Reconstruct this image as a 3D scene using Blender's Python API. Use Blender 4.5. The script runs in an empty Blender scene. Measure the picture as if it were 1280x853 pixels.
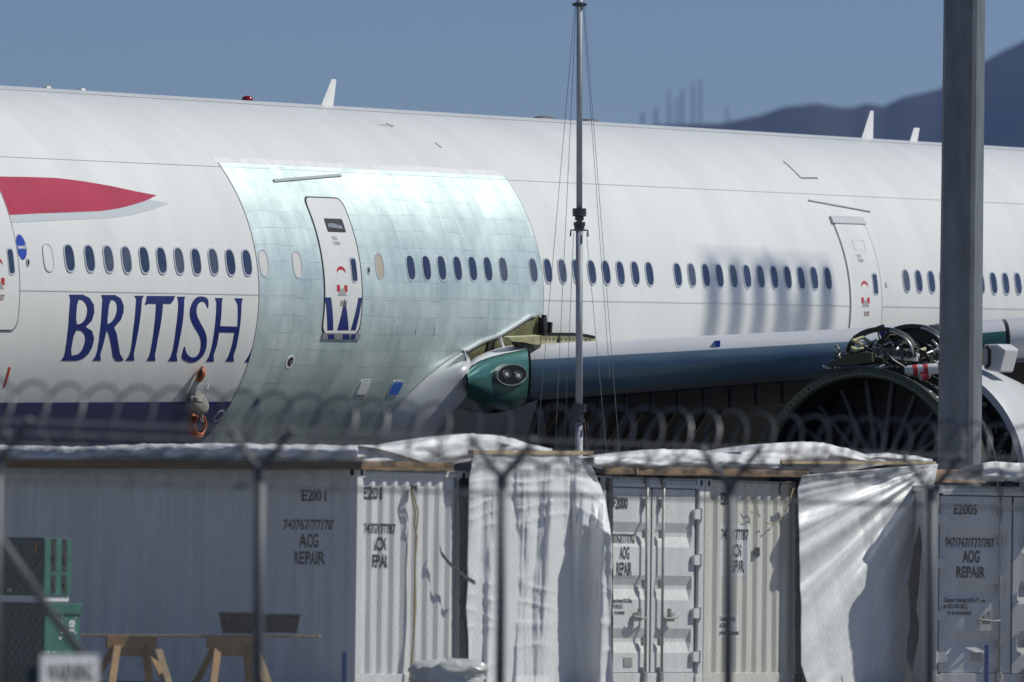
import bpy, bmesh, math, random
from mathutils import Vector as V, Matrix, noise
random.seed(7)
scn = bpy.context.scene
COL = scn.collection
rad = math.radians

# ---------------------------------------------------------------- camera
GZ = -0.10   # ground level
H = 1.22; FPX = 10667.0; PITCH = 0.02807; ROLL = 0.0125
cam_d = bpy.data.cameras.new('camera'); cam = bpy.data.objects.new('camera', cam_d); COL.objects.link(cam)
cam_d.sensor_width = 36.0; cam_d.lens = 300.0; cam_d.clip_end = 90000; cam_d.clip_start = 1.0
cam.matrix_world = Matrix.Translation((0, 0, H)) @ Matrix.Rotation(math.pi/2 + PITCH, 4, 'X') @ Matrix.Rotation(ROLL, 4, 'Z')
cam_d.dof.use_dof = True; cam_d.dof.focus_distance = 131.0; cam_d.dof.aperture_fstop = 2.6
scn.camera = cam
# ---------------------------------------------------------------- sky, sun, exposure
SUN_EL = 47.0
SUN_DIR = V((math.cos(rad(SUN_EL))*0.982, math.cos(rad(SUN_EL))*0.19, math.sin(rad(SUN_EL)))).normalized()
w = bpy.data.worlds.new('World'); scn.world = w; w.use_nodes = True
nt = w.node_tree; nt.nodes.clear()
sky = nt.nodes.new('ShaderNodeTexSky'); sky.sky_type = 'NISHITA'; sky.sun_disc = False
sky.sun_elevation = rad(SUN_EL); sky.sun_rotation = math.atan2(SUN_DIR.x, SUN_DIR.y)
sky.altitude = 600; sky.air_density = 1.0; sky.dust_density = 0.3; sky.ozone_density = 1.0
bg = nt.nodes.new('ShaderNodeBackground'); bg.inputs[1].default_value = 0.056
wo = nt.nodes.new('ShaderNodeOutputWorld')
tint = nt.nodes.new('ShaderNodeMix'); tint.data_type = 'RGBA'; tint.blend_type = 'MULTIPLY'; tint.inputs[0].default_value = 1.0; tint.inputs[7].default_value = (0.74, 0.835, 1.08, 1)
nt.links.new(sky.outputs[0], tint.inputs[6]); nt.links.new(tint.outputs[2], bg.inputs[0]); nt.links.new(bg.outputs[0], wo.inputs[0])
sl = bpy.data.lights.new('sun', 'SUN'); sl.energy = 3.9; sl.angle = rad(0.53); sl.color = (1.0, 0.985, 0.89)
so = bpy.data.objects.new('sun', sl); COL.objects.link(so)
so.rotation_euler = SUN_DIR.to_track_quat('Z', 'Y').to_euler(); so.location = (30, 60, 60)
vs = scn.view_settings; vs.view_transform = 'Standard'; vs.look = 'None'; vs.exposure = 0.0; vs.gamma = 1.0
vs.use_curve_mapping = False

# ---------------------------------------------------------------- photo pixel -> direction
MC = cam.matrix_world.to_3x3(); EYE = V((0, 0, H))
def ray(px, py): return (MC @ V(((px-640)/FPX, -(py-426.5)/FPX, -1.0))).normalized()
def at(px, py, d):
    r = ray(px, py); return EYE + r*(d/r.y)
def on_plane(px, py, P, N):
    r = ray(px, py); return EYE + r*((P-EYE).dot(N)/r.dot(N))
# aircraft axes: T aft, N outboard (port side), U up; C0 a point on the fuselage axis
T = V((0.45388656, 0.89066642, 0.02646349)); N = V((0.89097846, -0.45404558, 0)); U = V((-0.01201563, -0.0235784, 0.99964978))
C0 = V((-9.16467997, 125.17349527, 5.3660844)); R = 3.1
def cyl(s, ph, r=R): return C0 + T*s + (N*math.cos(ph) + U*math.sin(ph))*r
def pix2cyl(px, py, r=R):
    d = ray(px, py); o = EYE - C0
    dp = d - T*d.dot(T); op = o - T*o.dot(T)
    a = dp.dot(dp); b = 2*dp.dot(op); c = op.dot(op) - r*r
    q = max(0.0, b*b - 4*a*c); k = (-b - math.sqrt(q))/(2*a)
    X = EYE + d*k - C0
    return X.dot(T), math.atan2(X.dot(U), X.dot(N))

# ---------------------------------------------------------------- materials
MATS = {}
def mat(name, col, rough=0.5, metal=0.0, var=0.0, vscale=3.0, bump=0.0, bscale=20.0, col2=None, stretch=(1, 1, 1), coat=0.0, spec=0.5, alpha=1.0):
    if name in MATS: return MATS[name]
    m = bpy.data.materials.new(name); m.use_nodes = True; MATS[name] = m
    n = m.node_tree.nodes; l = m.node_tree.links; b = n['Principled BSDF']
    b.inputs['Base Color'].default_value = (*col, 1); b.inputs['Roughness'].default_value = rough
    b.inputs['Metallic'].default_value = metal; b.inputs['Coat Weight'].default_value = coat
    b.inputs['Specular IOR Level'].default_value = spec
    if var or bump or col2:
        tc = n.new('ShaderNodeTexCoord'); mp = n.new('ShaderNodeMapping'); mp.inputs['Scale'].default_value = stretch
        l.new(tc.outputs['Object'], mp.inputs[0])
    if var or col2:
        t1 = n.new('ShaderNodeTexNoise'); t1.inputs['Scale'].default_value = vscale; t1.inputs['Detail'].default_value = 6; t1.inputs['Roughness'].default_value = 0.62
        l.new(mp.outputs[0], t1.inputs[0])
        mr = n.new('ShaderNodeMapRange'); mr.inputs[1].default_value = 0.3; mr.inputs[2].default_value = 0.7
        l.new(t1.outputs['Fac'], mr.inputs[0])
        mx = n.new('ShaderNodeMix'); mx.data_type = 'RGBA'; l.new(mr.outputs[0], mx.inputs[0])
        c2 = col2 or tuple(min(1, c*(1+var)) for c in col); c1 = col if col2 else tuple(c*(1-var) for c in col)
        mx.inputs[6].default_value = (*c1, 1); mx.inputs[7].default_value = (*c2, 1)
        l.new(mx.outputs[2], b.inputs['Base Color'])
    if bump:
        t2 = n.new('ShaderNodeTexNoise'); t2.inputs['Scale'].default_value = bscale; t2.inputs['Detail'].default_value = 5
        l.new(mp.outputs[0], t2.inputs[0]); bp = n.new('ShaderNodeBump'); bp.inputs['Strength'].default_value = bump; bp.inputs['Distance'].default_value = 0.02
        l.new(t2.outputs['Fac'], bp.inputs['Height']); l.new(bp.outputs[0], b.inputs['Normal'])
    return m

def axis_mapping(n, l):
    """object coordinates turned into (along axis, height, out) of the aircraft"""
    tc = n.new('ShaderNodeTexCoord'); outs = []
    sub = n.new('ShaderNodeVectorMath'); sub.operation = 'SUBTRACT'; sub.inputs[1].default_value = C0
    l.new(tc.outputs['Object'], sub.inputs[0])
    comb = n.new('ShaderNodeCombineXYZ')
    for i, ax in enumerate((T, U, N)):
        d = n.new('ShaderNodeVectorMath'); d.operation = 'DOT_PRODUCT'; d.inputs[1].default_value = ax
        l.new(sub.outputs[0], d.inputs[0]); outs.append(d.outputs['Value']); l.new(d.outputs['Value'], comb.inputs[i])
    return outs, comb

def mat_bare_skin():
    m = bpy.data.materials.new('bare_aluminium_skin'); m.use_nodes = True; n = m.node_tree.nodes; l = m.node_tree.links; b = n['Principled BSDF']
    outs, comb = axis_mapping(n, l)
    ang = n.new('ShaderNodeMath'); ang.operation = 'ARCTAN2'; l.new(outs[1], ang.inputs[0]); l.new(outs[2], ang.inputs[1])
    arc = n.new('ShaderNodeMath'); arc.operation = 'MULTIPLY'; arc.inputs[1].default_value = R; l.new(ang.outputs[0], arc.inputs[0])
    uv = n.new('ShaderNodeCombineXYZ'); l.new(outs[0], uv.inputs[0]); l.new(arc.outputs[0], uv.inputs[1])
    # wobble the lines a little
    nz = n.new('ShaderNodeTexNoise'); nz.inputs['Scale'].default_value = 1.3; nz.inputs['Detail'].default_value = 3; l.new(uv.outputs[0], nz.inputs[0])
    wv = n.new('ShaderNodeVectorMath'); wv.operation = 'MULTIPLY_ADD'; wv.inputs[1].default_value = (0.12, 0.12, 0); l.new(nz.outputs['Color'], wv.inputs[0]); l.new(uv.outputs[0], wv.inputs[2])
    br = n.new('ShaderNodeTexBrick'); l.new(wv.outputs[0], br.inputs[0]); br.inputs['Scale'].default_value = 1.0
    br.offset = 0.0; br.inputs['Brick Width'].default_value = 0.36; br.inputs['Row Height'].default_value = 0.27; br.inputs['Mortar Size'].default_value = 0.013; br.inputs['Mortar Smooth'].default_value = 1.0; br.inputs['Bias'].default_value = 0.1
    br.inputs['Color1'].default_value = (0.40, 0.40, 0.40, 1); br.inputs['Color2'].default_value = (0.66, 0.66, 0.66, 1); br.inputs['Mortar'].default_value = (0.12, 0.12, 0.12, 1)
    # the joint marks come and go
    nm = n.new('ShaderNodeTexNoise'); nm.inputs['Scale'].default_value = 1.6; nm.inputs['Detail'].default_value = 4; l.new(uv.outputs[0], nm.inputs[0])
    mk = n.new('ShaderNodeMapRange'); mk.inputs[1].default_value = 0.36; mk.inputs[2].default_value = 0.60; l.new(nm.outputs['Fac'], mk.inputs[0])
    bx = n.new('ShaderNodeMix'); bx.data_type = 'RGBA'; bx.inputs[6].default_value = (0.52, 0.52, 0.52, 1); l.new(mk.outputs[0], bx.inputs[0]); l.new(br.outputs['Color'], bx.inputs[7])
    n2 = n.new('ShaderNodeTexNoise'); n2.inputs['Scale'].default_value = 0.9; n2.inputs['Detail'].default_value = 8; n2.inputs['Roughness'].default_value = 0.7; l.new(uv.outputs[0], n2.inputs[0])
    mp = n.new('ShaderNodeMapping'); mp.inputs['Scale'].default_value = (5, 1.2, 1); l.new(uv.outputs[0], mp.inputs[0])
    n3 = n.new('ShaderNodeTexNoise'); n3.inputs['Scale'].default_value = 1.0; n3.inputs['Detail'].default_value = 4; l.new(mp.outputs[0], n3.inputs[0])
    a1 = n.new('ShaderNodeMath'); a1.operation = 'MULTIPLY_ADD'; a1.inputs[1].default_value = 0.36; a1.inputs[2].default_value = -0.11; l.new(bx.outputs[2], a1.inputs[0])
    a2 = n.new('ShaderNodeMath'); a2.operation = 'MULTIPLY_ADD'; a2.inputs[1].default_value = 0.6; l.new(n2.outputs['Fac'], a2.inputs[0]); l.new(a1.outputs[0], a2.inputs[2])
    a3 = n.new('ShaderNodeMath'); a3.operation = 'MULTIPLY_ADD'; a3.inputs[1].default_value = 0.18; l.new(n3.outputs['Fac'], a3.inputs[0]); l.new(a2.outputs[0], a3.inputs[2])
    cr = n.new('ShaderNodeValToRGB'); l.new(a3.outputs[0], cr.inputs[0])
    e = cr.color_ramp.elements; e[0].position = 0.28; e[0].color = (0.37, 0.485, 0.47, 1); e[1].position = 0.62; e[1].color = (0.775, 0.865, 0.845, 1)
    l.new(cr.outputs[0], b.inputs['Base Color'])
    b.inputs['Metallic'].default_value = 0.55
    rr = n.new('ShaderNodeMapRange'); rr.inputs[3].default_value = 0.40; rr.inputs[4].default_value = 0.58; l.new(n2.outputs['Fac'], rr.inputs[0]); l.new(rr.outputs[0], b.inputs['Roughness'])
    return m

def mat_white_skin():
    m = bpy.data.materials.new('white_aircraft_paint'); m.use_nodes = True; n = m.node_tree.nodes; l = m.node_tree.links; b = n['Principled BSDF']
    outs, comb = axis_mapping(n, l)
    mp = n.new('ShaderNodeMapping'); mp.inputs['Scale'].default_value = (1.1, 0.3, 0.3); l.new(comb.outputs[0], mp.inputs[0])
    t = n.new('ShaderNodeTexNoise'); t.inputs['Scale'].default_value = 1.0; t.inputs['Detail'].default_value = 7; t.inputs['Roughness'].default_value = 0.65; l.new(mp.outputs[0], t.inputs[0])
    cr = n.new('ShaderNodeValToRGB'); l.new(t.outputs['Fac'], cr.inputs[0])
    e = cr.color_ramp.elements; e[0].position = 0.25; e[0].color = (0.63, 0.635, 0.62, 1); e[1].position = 0.62; e[1].color = (0.72, 0.72, 0.705, 1)
    l.new(cr.outputs[0], b.inputs['Base Color']); b.inputs['Roughness'].default_value = 0.3
    t2 = n.new('ShaderNodeTexNoise'); t2.inputs['Scale'].default_value = 0.8; t2.inputs['Detail'].default_value = 2; l.new(comb.outputs[0], t2.inputs[0])
    bp = n.new('ShaderNodeBump'); bp.inputs['Strength'].default_value = 0.05; bp.inputs['Distance'].default_value = 0.05; l.new(t2.outputs['Fac'], bp.inputs['Height']); l.new(bp.outputs[0], b.inputs['Normal'])
    return m

M_WHITE = mat_white_skin(); M_BARE = mat_bare_skin()
M_NAVY = mat('navy_paint', (0.012, 0.022, 0.14), 0.3, var=0.12, vscale=2)
M_RED = mat('red_paint', (0.42, 0.035, 0.06), 0.3, var=0.12, vscale=1.5, coat=0.3)
M_SHGREY = mat('pale_grey_paint', (0.50, 0.53, 0.55), 0.35)
M_SEAM = mat('seam_sealant', (0.48, 0.49, 0.49), 0.6)
M_GAP = mat('dark_gap', (0.02, 0.02, 0.022), 0.7)
M_PANE = mat('cabin_window_pane', (0.028, 0.04, 0.085), 0.22, var=0.35, vscale=5)
M_FRAME = mat('window_frame_metal', (0.58, 0.6, 0.62), 0.3, 0.3)
M_PLUG = mat('window_plug_paint', (0.62, 0.61, 0.58), 0.5)
M_PLUG2 = mat('tan_window_plug', (0.42, 0.37, 0.31), 0.6)
M_GREY = mat('grey_fairing_paint', (0.44, 0.45, 0.47), 0.32, var=0.06, vscale=1.5)
M_OLIVE = mat('olive_primer', (0.17, 0.165, 0.075), 0.6, var=0.3, vscale=3)
M_OLIVEL = mat('pale_olive_primer', (0.40, 0.38, 0.21), 0.55, var=0.2, vscale=6)
M_DKOLIVE = mat('dark_olive_structure_and_shade', (0.035, 0.034, 0.02), 0.7, var=0.4, vscale=2)
M_TEAL = mat('teal_metal', (0.055, 0.165, 0.15), 0.28, 0.45, var=0.12, vscale=2)
M_SLATTOP = mat('slat_grey_paint', (0.56, 0.57, 0.60), 0.35, var=0.05, vscale=1)
M_FILM = mat('slat_blue_film', (0.12, 0.18, 0.29), 0.28, 0.3, col2=(0.20, 0.31, 0.34), vscale=0.7, stretch=(0.6, 0.6, 3.0))
M_EDGE = mat('bare_metal_edge', (0.42, 0.45, 0.48), 0.35, 0.6)
M_BLACK = mat('black_rubber_and_shade', (0.012, 0.012, 0.013), 0.6)
M_DKGREEN = mat('dark_green_composite', (0.022, 0.03, 0.018), 0.5, var=0.3, vscale=4)
M_STEEL = mat('machined_steel', (0.45, 0.46, 0.46), 0.35, 0.8, var=0.2, vscale=8)
M_DKSTEEL = mat('dark_steel', (0.07, 0.07, 0.075), 0.45, 0.5, var=0.3, vscale=6)
M_WHITEP = mat('white_paint', (0.72, 0.72, 0.71), 0.4, var=0.05)
M_REDBAND = mat('red_band', (0.45, 0.03, 0.04), 0.5)
M_GALV = mat('galvanised_steel', (0.36, 0.375, 0.41), 0.65, 0.1, var=0.15, vscale=5, bump=0.15, bscale=60)
M_POLE = mat('weathered_grey_pole', (0.15, 0.162, 0.18), 0.55, 0.1, var=0.26, vscale=5, bump=0.15, bscale=30, stretch=(1, 1, 0.25))
M_TARP = mat('white_plastic_sheet', (0.78, 0.785, 0.79), 0.45, var=0.05, vscale=1.5, bump=0.12, bscale=10, stretch=(4, 4, 1))
M_TARPROOF = mat('weathered_white_sheet', (0.70, 0.70, 0.705), 0.5, var=0.12, vscale=3, bump=0.2, bscale=9)
M_WOOD = mat('brown_board', (0.26, 0.17, 0.10), 0.75, var=0.35, vscale=5, stretch=(0.5, 0.5, 6), bump=0.3)
M_WOODL = mat('fresh_pine', (0.48, 0.35, 0.2), 0.7, var=0.2, vscale=6, bump=0.2)
M_SAW = mat('orange_pine', (0.36, 0.21, 0.095), 0.7, var=0.25, vscale=6, bump=0.2)
M_CONTW = mat('container_white_paint', (0.60, 0.60, 0.59), 0.5, col2=(0.75, 0.75, 0.745), vscale=2.2, bump=0.15, bscale=4, stretch=(2.2, 2.2, 0.35))
M_CONTC = mat('container_cream_paint', (0.57, 0.55, 0.49), 0.5, col2=(0.70, 0.685, 0.62), vscale=2.2, bump=0.15, bscale=4, stretch=(2.2, 2.2, 0.35))
M_RUST = mat('galvanised_lock_rod', (0.36, 0.36, 0.35), 0.55, 0.4, var=0.3, vscale=9)
M_STENCIL = mat('black_stencil_paint', (0.025, 0.027, 0.03), 0.6)
M_LABEL = mat('white_label_patch', (0.72, 0.72, 0.72), 0.5)
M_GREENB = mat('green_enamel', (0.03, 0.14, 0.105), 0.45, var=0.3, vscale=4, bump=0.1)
M_GREENB_SHADED = mat('shaded_green_enamel', (0.014, 0.046, 0.04), 0.5, var=0.3, vscale=4)  # green enamel darkened for the shaded cabinet fronts
M_TUB = mat('black_tub_plastic', (0.03, 0.031, 0.035), 0.45)
M_BLUE = mat('blue_painted_post', (0.02, 0.09, 0.32), 0.5)
M_ORANGE = mat('orange_cable', (0.42, 0.10, 0.035), 0.5)
M_ROPE = mat('tan_rope', (0.36, 0.30, 0.17), 0.9)
M_BAG = mat('grey_canvas_bag', (0.23, 0.22, 0.19), 0.8, var=0.4, vscale=20)
M_FENCE = mat('galvanised_fence', (0.11, 0.117, 0.13), 0.55, 0.3)
M_WIRE = mat('fence_wire', (0.12, 0.125, 0.14), 0.5, 0.5)
M_SIGN = mat('sign_white', (0.62, 0.63, 0.66), 0.5)
M_LENS = mat('lamp_glass', (0.06, 0.065, 0.07), 0.08, 0.0, coat=1.0)
M_CHROME = mat('lamp_reflector', (0.7, 0.7, 0.7), 0.15, 1.0)
M_EMBL = mat('blue_emblem', (0.03, 0.06, 0.36), 0.35)
M_BLUETAPE = mat('blue_tape', (0.03, 0.13, 0.55), 0.6)

# ---------------------------------------------------------------- mesh helpers
class MB:
    def __init__(s): s.v = []; s.f = []; s.m = []
    def add(s, vs, fs, mi=0):
        o = len(s.v); s.v += [V(p) for p in vs]; s.f += [tuple(i+o for i in f) for f in fs]; s.m += [mi]*len(fs); return s
    def box(s, o, a, b, c, mi=0):
        o, a, b, c = V(o), V(a), V(b), V(c)
        p = [o, o+a, o+a+b, o+b, o+c, o+a+c, o+a+b+c, o+b+c]
        f = [(0, 3, 2, 1), (4, 5, 6, 7), (0, 1, 5, 4), (1, 2, 6, 5), (2, 3, 7, 6), (3, 0, 4, 7)]
        if a.cross(b).dot(c) < 0: f = [tuple(reversed(q)) for q in f]
        return s.add(p, f, mi)
    def cbox(s, c, a, b, d, mi=0):           # centred, a b d full edge vectors
        a, b, d = V(a), V(b), V(d); return s.box(V(c)-(a+b+d)/2, a, b, d, mi)
    def tube(s, pts, r, n=8, closed=False, caps=True, mi=0):
        pts = [V(p) for p in pts]; k = len(pts); rr = r if isinstance(r, (list, tuple)) else [r]*k
        vs = []; up = None
        for i, p in enumerate(pts):
            a = pts[(i-1) % k] if (closed or i > 0) else p; b = pts[(i+1) % k] if (closed or i < k-1) else p
            d = (b-a).normalized()
            if up is None: up = V((0, 0, 1)) if abs(d.z) < 0.9 else V((1, 0, 0))
            x = (up - d*up.dot(d)).normalized(); y = d.cross(x); up = x
            for j in range(n):
                t = 2*math.pi*j/n; vs.append(p + (x*math.cos(t)+y*math.sin(t))*rr[i])
        fs = []
        for i in range(k if closed else k-1):
            i2 = (i+1) % k
            for j in range(n): j2 = (j+1) % n; fs.append((i*n+j, i*n+j2, i2*n+j2, i2*n+j))
        if caps and not closed: fs += [tuple(reversed(range(n))), tuple(range((k-1)*n, k*n))]
        return s.add(vs, fs, mi)
    def lathe(s, c, ax, prof, n=64, a0=0, a1=2*math.pi, mi=0, xref=V((0, 0, 1))):
        ax = V(ax).normalized(); xref = V((1, 0, 0)) if abs(ax.dot(xref)) > .97 else xref; x = (xref-ax*xref.dot(ax)).normalized(); y = ax.cross(x); k = len(prof); full = abs(a1-a0-2*math.pi) < 1e-6
        m = n if full else n+1; vs = []
        for i in range(m):
            t = a0+(a1-a0)*i/n; d = x*math.cos(t)+y*math.sin(t)
            for (h, r) in prof: vs.append(V(c)+ax*h+d*r)
        fs = []
        for i in range(n):
            i2 = (i+1) % m
            for j in range(k-1): fs.append((i*k+j, i*k+j+1, i2*k+j+1, i2*k+j))
        return s.add(vs, fs, mi)
    def grid(s, rows, mi=0):
        k = len(rows[0]); vs = [p for r in rows for p in r]
        return s.add(vs, [(i*k+j, i*k+j+1, (i+1)*k+j+1, (i+1)*k+j) for i in range(len(rows)-1) for j in range(k-1)], mi)
    def build(s, name, m, parent=None, smooth=False, bevel=0, solid=0, auto=None):
        me = bpy.data.meshes.new(name); me.from_pydata([tuple(p) for p in s.v], [], s.f)
        for mm in (m if isinstance(m, (list, tuple)) else [m]): me.materials.append(mm)
        if any(s.m): me.polygons.foreach_set('material_index', s.m)
        if smooth: me.polygons.foreach_set('use_smooth', [True]*len(me.polygons))
        me.update()
        if smooth and auto: me.set_sharp_from_angle(angle=rad(auto))
        o = bpy.data.objects.new(name, me); COL.objects.link(o); put(o, parent)
        if solid:
            q = o.modifiers.new('solid', 'SOLIDIFY'); q.thickness = solid; q.offset = -1
        if bevel:
            q = o.modifiers.new('bevel', 'BEVEL'); q.width = bevel; q.segments = 2; q.limit_method = 'ANGLE'; q.angle_limit = rad(40)
        return o
def put(o, parent):
    if parent is not None:
        o.parent = parent
        if parent.type == 'EMPTY': o.matrix_parent_inverse = Matrix.Translation(-parent.location)
def thing(name, loc, label, cat, group=None):
    o = bpy.data.objects.new(name, None); COL.objects.link(o); o.location = loc; o.empty_display_size = 0.3
    return tag(o, label, cat, group)
def tag(o, label, cat, group=None):
    o['label'] = label; o['category'] = cat
    if group: o['group'] = group
    return o
def struct(o): o['kind'] = 'structure'; return o

def flat_mesh(polys):
    """filled 2D outline with holes -> bmesh"""
    cu = bpy.data.curves.new('tmp', 'CURVE'); cu.dimensions = '2D'; cu.fill_mode = 'BOTH'
    for p in polys:
        sp = cu.splines.new('POLY'); sp.points.add(len(p)-1); sp.use_cyclic_u = True
        for i, q in enumerate(p): sp.points[i].co = (q[0], q[1], 0, 1)
    o = bpy.data.objects.new('tmp', cu); me = o.to_mesh(); bm = bmesh.new(); bm.from_mesh(me); o.to_mesh_clear()
    bpy.data.objects.remove(o); bpy.data.curves.remove(cu); return bm
def text_mesh(txt, box=None, bold=0.03):
    cu = bpy.data.curves.new('tmp', 'FONT'); cu.body = txt; cu.fill_mode = 'BOTH' if hasattr(cu, 'fill_mode') else cu.fill_mode; cu.resolution_u = 3; cu.offset = bold
    o = bpy.data.objects.new('tmp', cu); me = o.to_mesh(); bm = bmesh.new(); bm.from_mesh(me); o.to_mesh_clear()
    bpy.data.objects.remove(o); bpy.data.curves.remove(cu)
    if box:
        xs = [v.co.x for v in bm.verts]; ys = [v.co.y for v in bm.verts]; x0, y0, x1, y1 = box
        for v in bm.verts:
            v.co.x = x0+(v.co.x-min(xs))/(max(xs)-min(xs))*(x1-x0) ; v.co.y = y0+(v.co.y-min(ys))/(max(ys)-min(ys))*(y1-y0)
    return bm
def wrap(bm, cx, cy, fn, name, m, parent, smooth=True, skirt=None):
    """cut the flat shape along x = cx, y = cy, then bend it on to a surface with fn(x, y, lift)"""
    for c in cx: bmesh.ops.bisect_plane(bm, geom=bm.verts[:]+bm.edges[:]+bm.faces[:], plane_co=(c, 0, 0), plane_no=(1, 0, 0))
    for c in cy: bmesh.ops.bisect_plane(bm, geom=bm.verts[:]+bm.edges[:]+bm.faces[:], plane_co=(0, c, 0), plane_no=(0, 1, 0))
    bmesh.ops.remove_doubles(bm, verts=bm.verts, dist=1e-5)
    if skirt:
        be = [e for e in bm.edges if len(e.link_faces) == 1]
        r = bmesh.ops.extrude_edge_only(bm, edges=be)
        low = {v for v in r['geom'] if isinstance(v, bmesh.types.BMVert)}
    else: low = set()
    top = None
    for v in bm.verts:
        v.co = fn(v.co.x, v.co.y, -skirt if v in low else 0.0)
    bm.normal_update()
    me = bpy.data.meshes.new(name); bm.to_mesh(me); bm.free(); me.materials.append(m)
    if smooth: me.polygons.foreach_set('use_smooth', [True]*len(me.polygons)); me.set_sharp_from_angle(angle=rad(35))
    o = bpy.data.objects.new(name, me); COL.objects.link(o); put(o, parent); return o
def frange(a, b, st):
    r = []; x = math.ceil(a/st)*st
    while x < b: r.append(x); x += st
    return r
def rrect(x0, y0, x1, y1, r, n=5):
    p = []
    for cx, cy, a in ((x1-r, y1-r, 0), (x0+r, y1-r, 90), (x0+r, y0+r, 180), (x1-r, y0+r, 270)):
        for i in range(n+1): t = rad(a+90*i/n); p.append((cx+r*math.cos(t), cy+r*math.sin(t)))
    return p

# ---------------------------------------------------------------- fuselage patches
def skin(name, polys, off, m, parent, skirt=0.02, step=0.12, cutx=()):
    """polys in (s, arc) with arc = phi*R; lifted off the skin by off"""
    bm = flat_mesh(polys) if isinstance(polys, list) else polys
    ys = [v.co.y for v in bm.verts]
    fn = lambda x, y, l: cyl(x, y/R, R+off+l)
    return wrap(bm, cutx, frange(min(ys), max(ys), step), fn, name, m, parent, True, skirt)
def px2sa(pts): return [(lambda q: (q[0], q[1]*R))(pix2cyl(*p)) for p in pts]

# ================================================================= SETTING
def ground_material():
    m = bpy.data.materials.new('apron_concrete'); m.use_nodes = True; n = m.node_tree.nodes; l = m.node_tree.links; b = n['Principled BSDF']
    tc = n.new('ShaderNodeTexCoord'); t = n.new('ShaderNodeTexNoise'); t.inputs['Scale'].default_value = 0.15; t.inputs['Detail'].default_value = 9; l.new(tc.outputs['Object'], t.inputs[0])
    cr = n.new('ShaderNodeValToRGB'); l.new(t.outputs['Fac'], cr.inputs[0]); e = cr.color_ramp.elements
    e[0].position = 0.3; e[0].color = (0.10, 0.098, 0.092, 1); e[1].position = 0.7; e[1].color = (0.17, 0.165, 0.155, 1)
    l.new(cr.outputs[0], b.inputs['Base Color']); b.inputs['Roughness'].default_value = 0.9; return m
g = MB(); g.add([(-15500, -250, GZ), (15500, -250, GZ), (15500, 19000, GZ), (-15500, 19000, GZ)], [(0, 1, 2, 3)])
struct(g.build('ground', ground_material()))

def mountains():
    ridge = [(-9000, 700), (-5000, 560), (-2500, 420), (-900, 300), (0, 235), (400, 205), (600, 185), (760, 164), (830, 156), (900, 155), (945, 145), (980, 134), (1020, 130), (1046, 133), (1062, 136),
             (1084, 129), (1104, 133), (1130, 121), (1160, 115), (1178, 110), (1205, 94), (1232, 76), (1255, 63), (1280, 52), (1340, 22), (1450, -20), (1700, 40), (2200, 120), (3000, 260), (5000, 480), (9000, 640)]
    D = 15000.0; cols = []; xs = []
    x = -9000
    while x <= 9000: xs.append(x); x += 12 if 700 < x < 1400 else 90
    def ry(x):
        for (a, ya), (b, yb) in zip(ridge, ridge[1:]):
            if a <= x <= b: k = (x-a)/(b-a); return ya+(yb-ya)*k
    rows = [[] for _ in range(24)]
    for x in xs:
        top = at(x, ry(x) + 1.6*noise.noise(V((x*0.03, 0, 5))) + 0.9*noise.noise(V((x*0.11, 0, 5))), D); zt = top.z
        for j in range(24):
            k = (j-14)/14 if j <= 14 else (j-14)/9
            dd = 4200*k if j <= 14 else 3500*k
            y = D + dd; px = top.x*(y/D)
            f = (1-abs(k))
            z = zt*(f**1.25)
            er = noise.fractal(V((px*0.0011, y*0.0009, 3)), 1.0, 2.1, 5)
            z += er*260*min(1, abs(k)*3)*f
            rows[j].append(V((px, y, max(z, -5))))
    mb = MB(); mb.grid(rows)
    m = mat('desert_mountain_rock', (0.018, 0.019, 0.024), 0.95, col2=(0.042, 0.04, 0.042), vscale=0.004, bump=0.0)
    o = mb.build('mountains', m, None, True); struct(o)
    # radio masts on the ridge: (px, top, width m)
    for i, (px, py, lab) in enumerate([(803, 141, 'shortest faint mast, leftmost on the far ridge'), (820, 136, 'second faint short lattice mast from the left on the far ridge'), (836, 113, 'tall faint lattice mast third from the left on the far ridge'),
                                  (846, 122, 'thin faint mast just left of the stout ridge mast'), (853, 111, 'stout faint lattice mast amid the ridge masts'), (866, 104, 'thin tall mast second from right in the main ridge cluster'),
                                  (875, 99, 'tallest faint mast at the right of the main ridge cluster'), (909, 133, 'lone faint short mast right of the ridge cluster')]):
        b_ = at(px, ry(px), D); t_ = at(px, py, D); wd = (5, 6, 2.6, 2, 4.5, 2.6, 2.6, 2)[i]
        r = thing('radio_mast', V((b_.x, b_.y, b_.z-6)), lab, 'radio mast', 'radio masts on the far ridge')
        for sx, sy in ((-1, -1), (1, -1), (0, 1)):
            MB().tube([(b_.x+sx*wd/2, b_.y+sy*wd/2, b_.z-8), (t_.x+sx*wd*0.2, b_.y+sy*wd*0.2, t_.z)], 0.5, 5).build('leg', M_DKSTEEL, r)
        br = MB(); hh = t_.z-b_.z; k = 9
        for q in range(k):
            f0 = q/k; f1 = (q+1)/k; w0 = wd*(0.5-0.3*f0); w1 = wd*(0.5-0.3*f1)
            br.tube([(b_.x-w0, b_.y-w0, b_.z+hh*f0), (b_.x+w1, b_.y-w1, b_.z+hh*f1)], 0.3, 4); br.tube([(b_.x+w0, b_.y-w0, b_.z+hh*f0), (b_.x-w1, b_.y-w1, b_.z+hh*f1)], 0.3, 4)
        br.build('lattice', M_DKSTEEL, r)
mountains()

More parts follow.
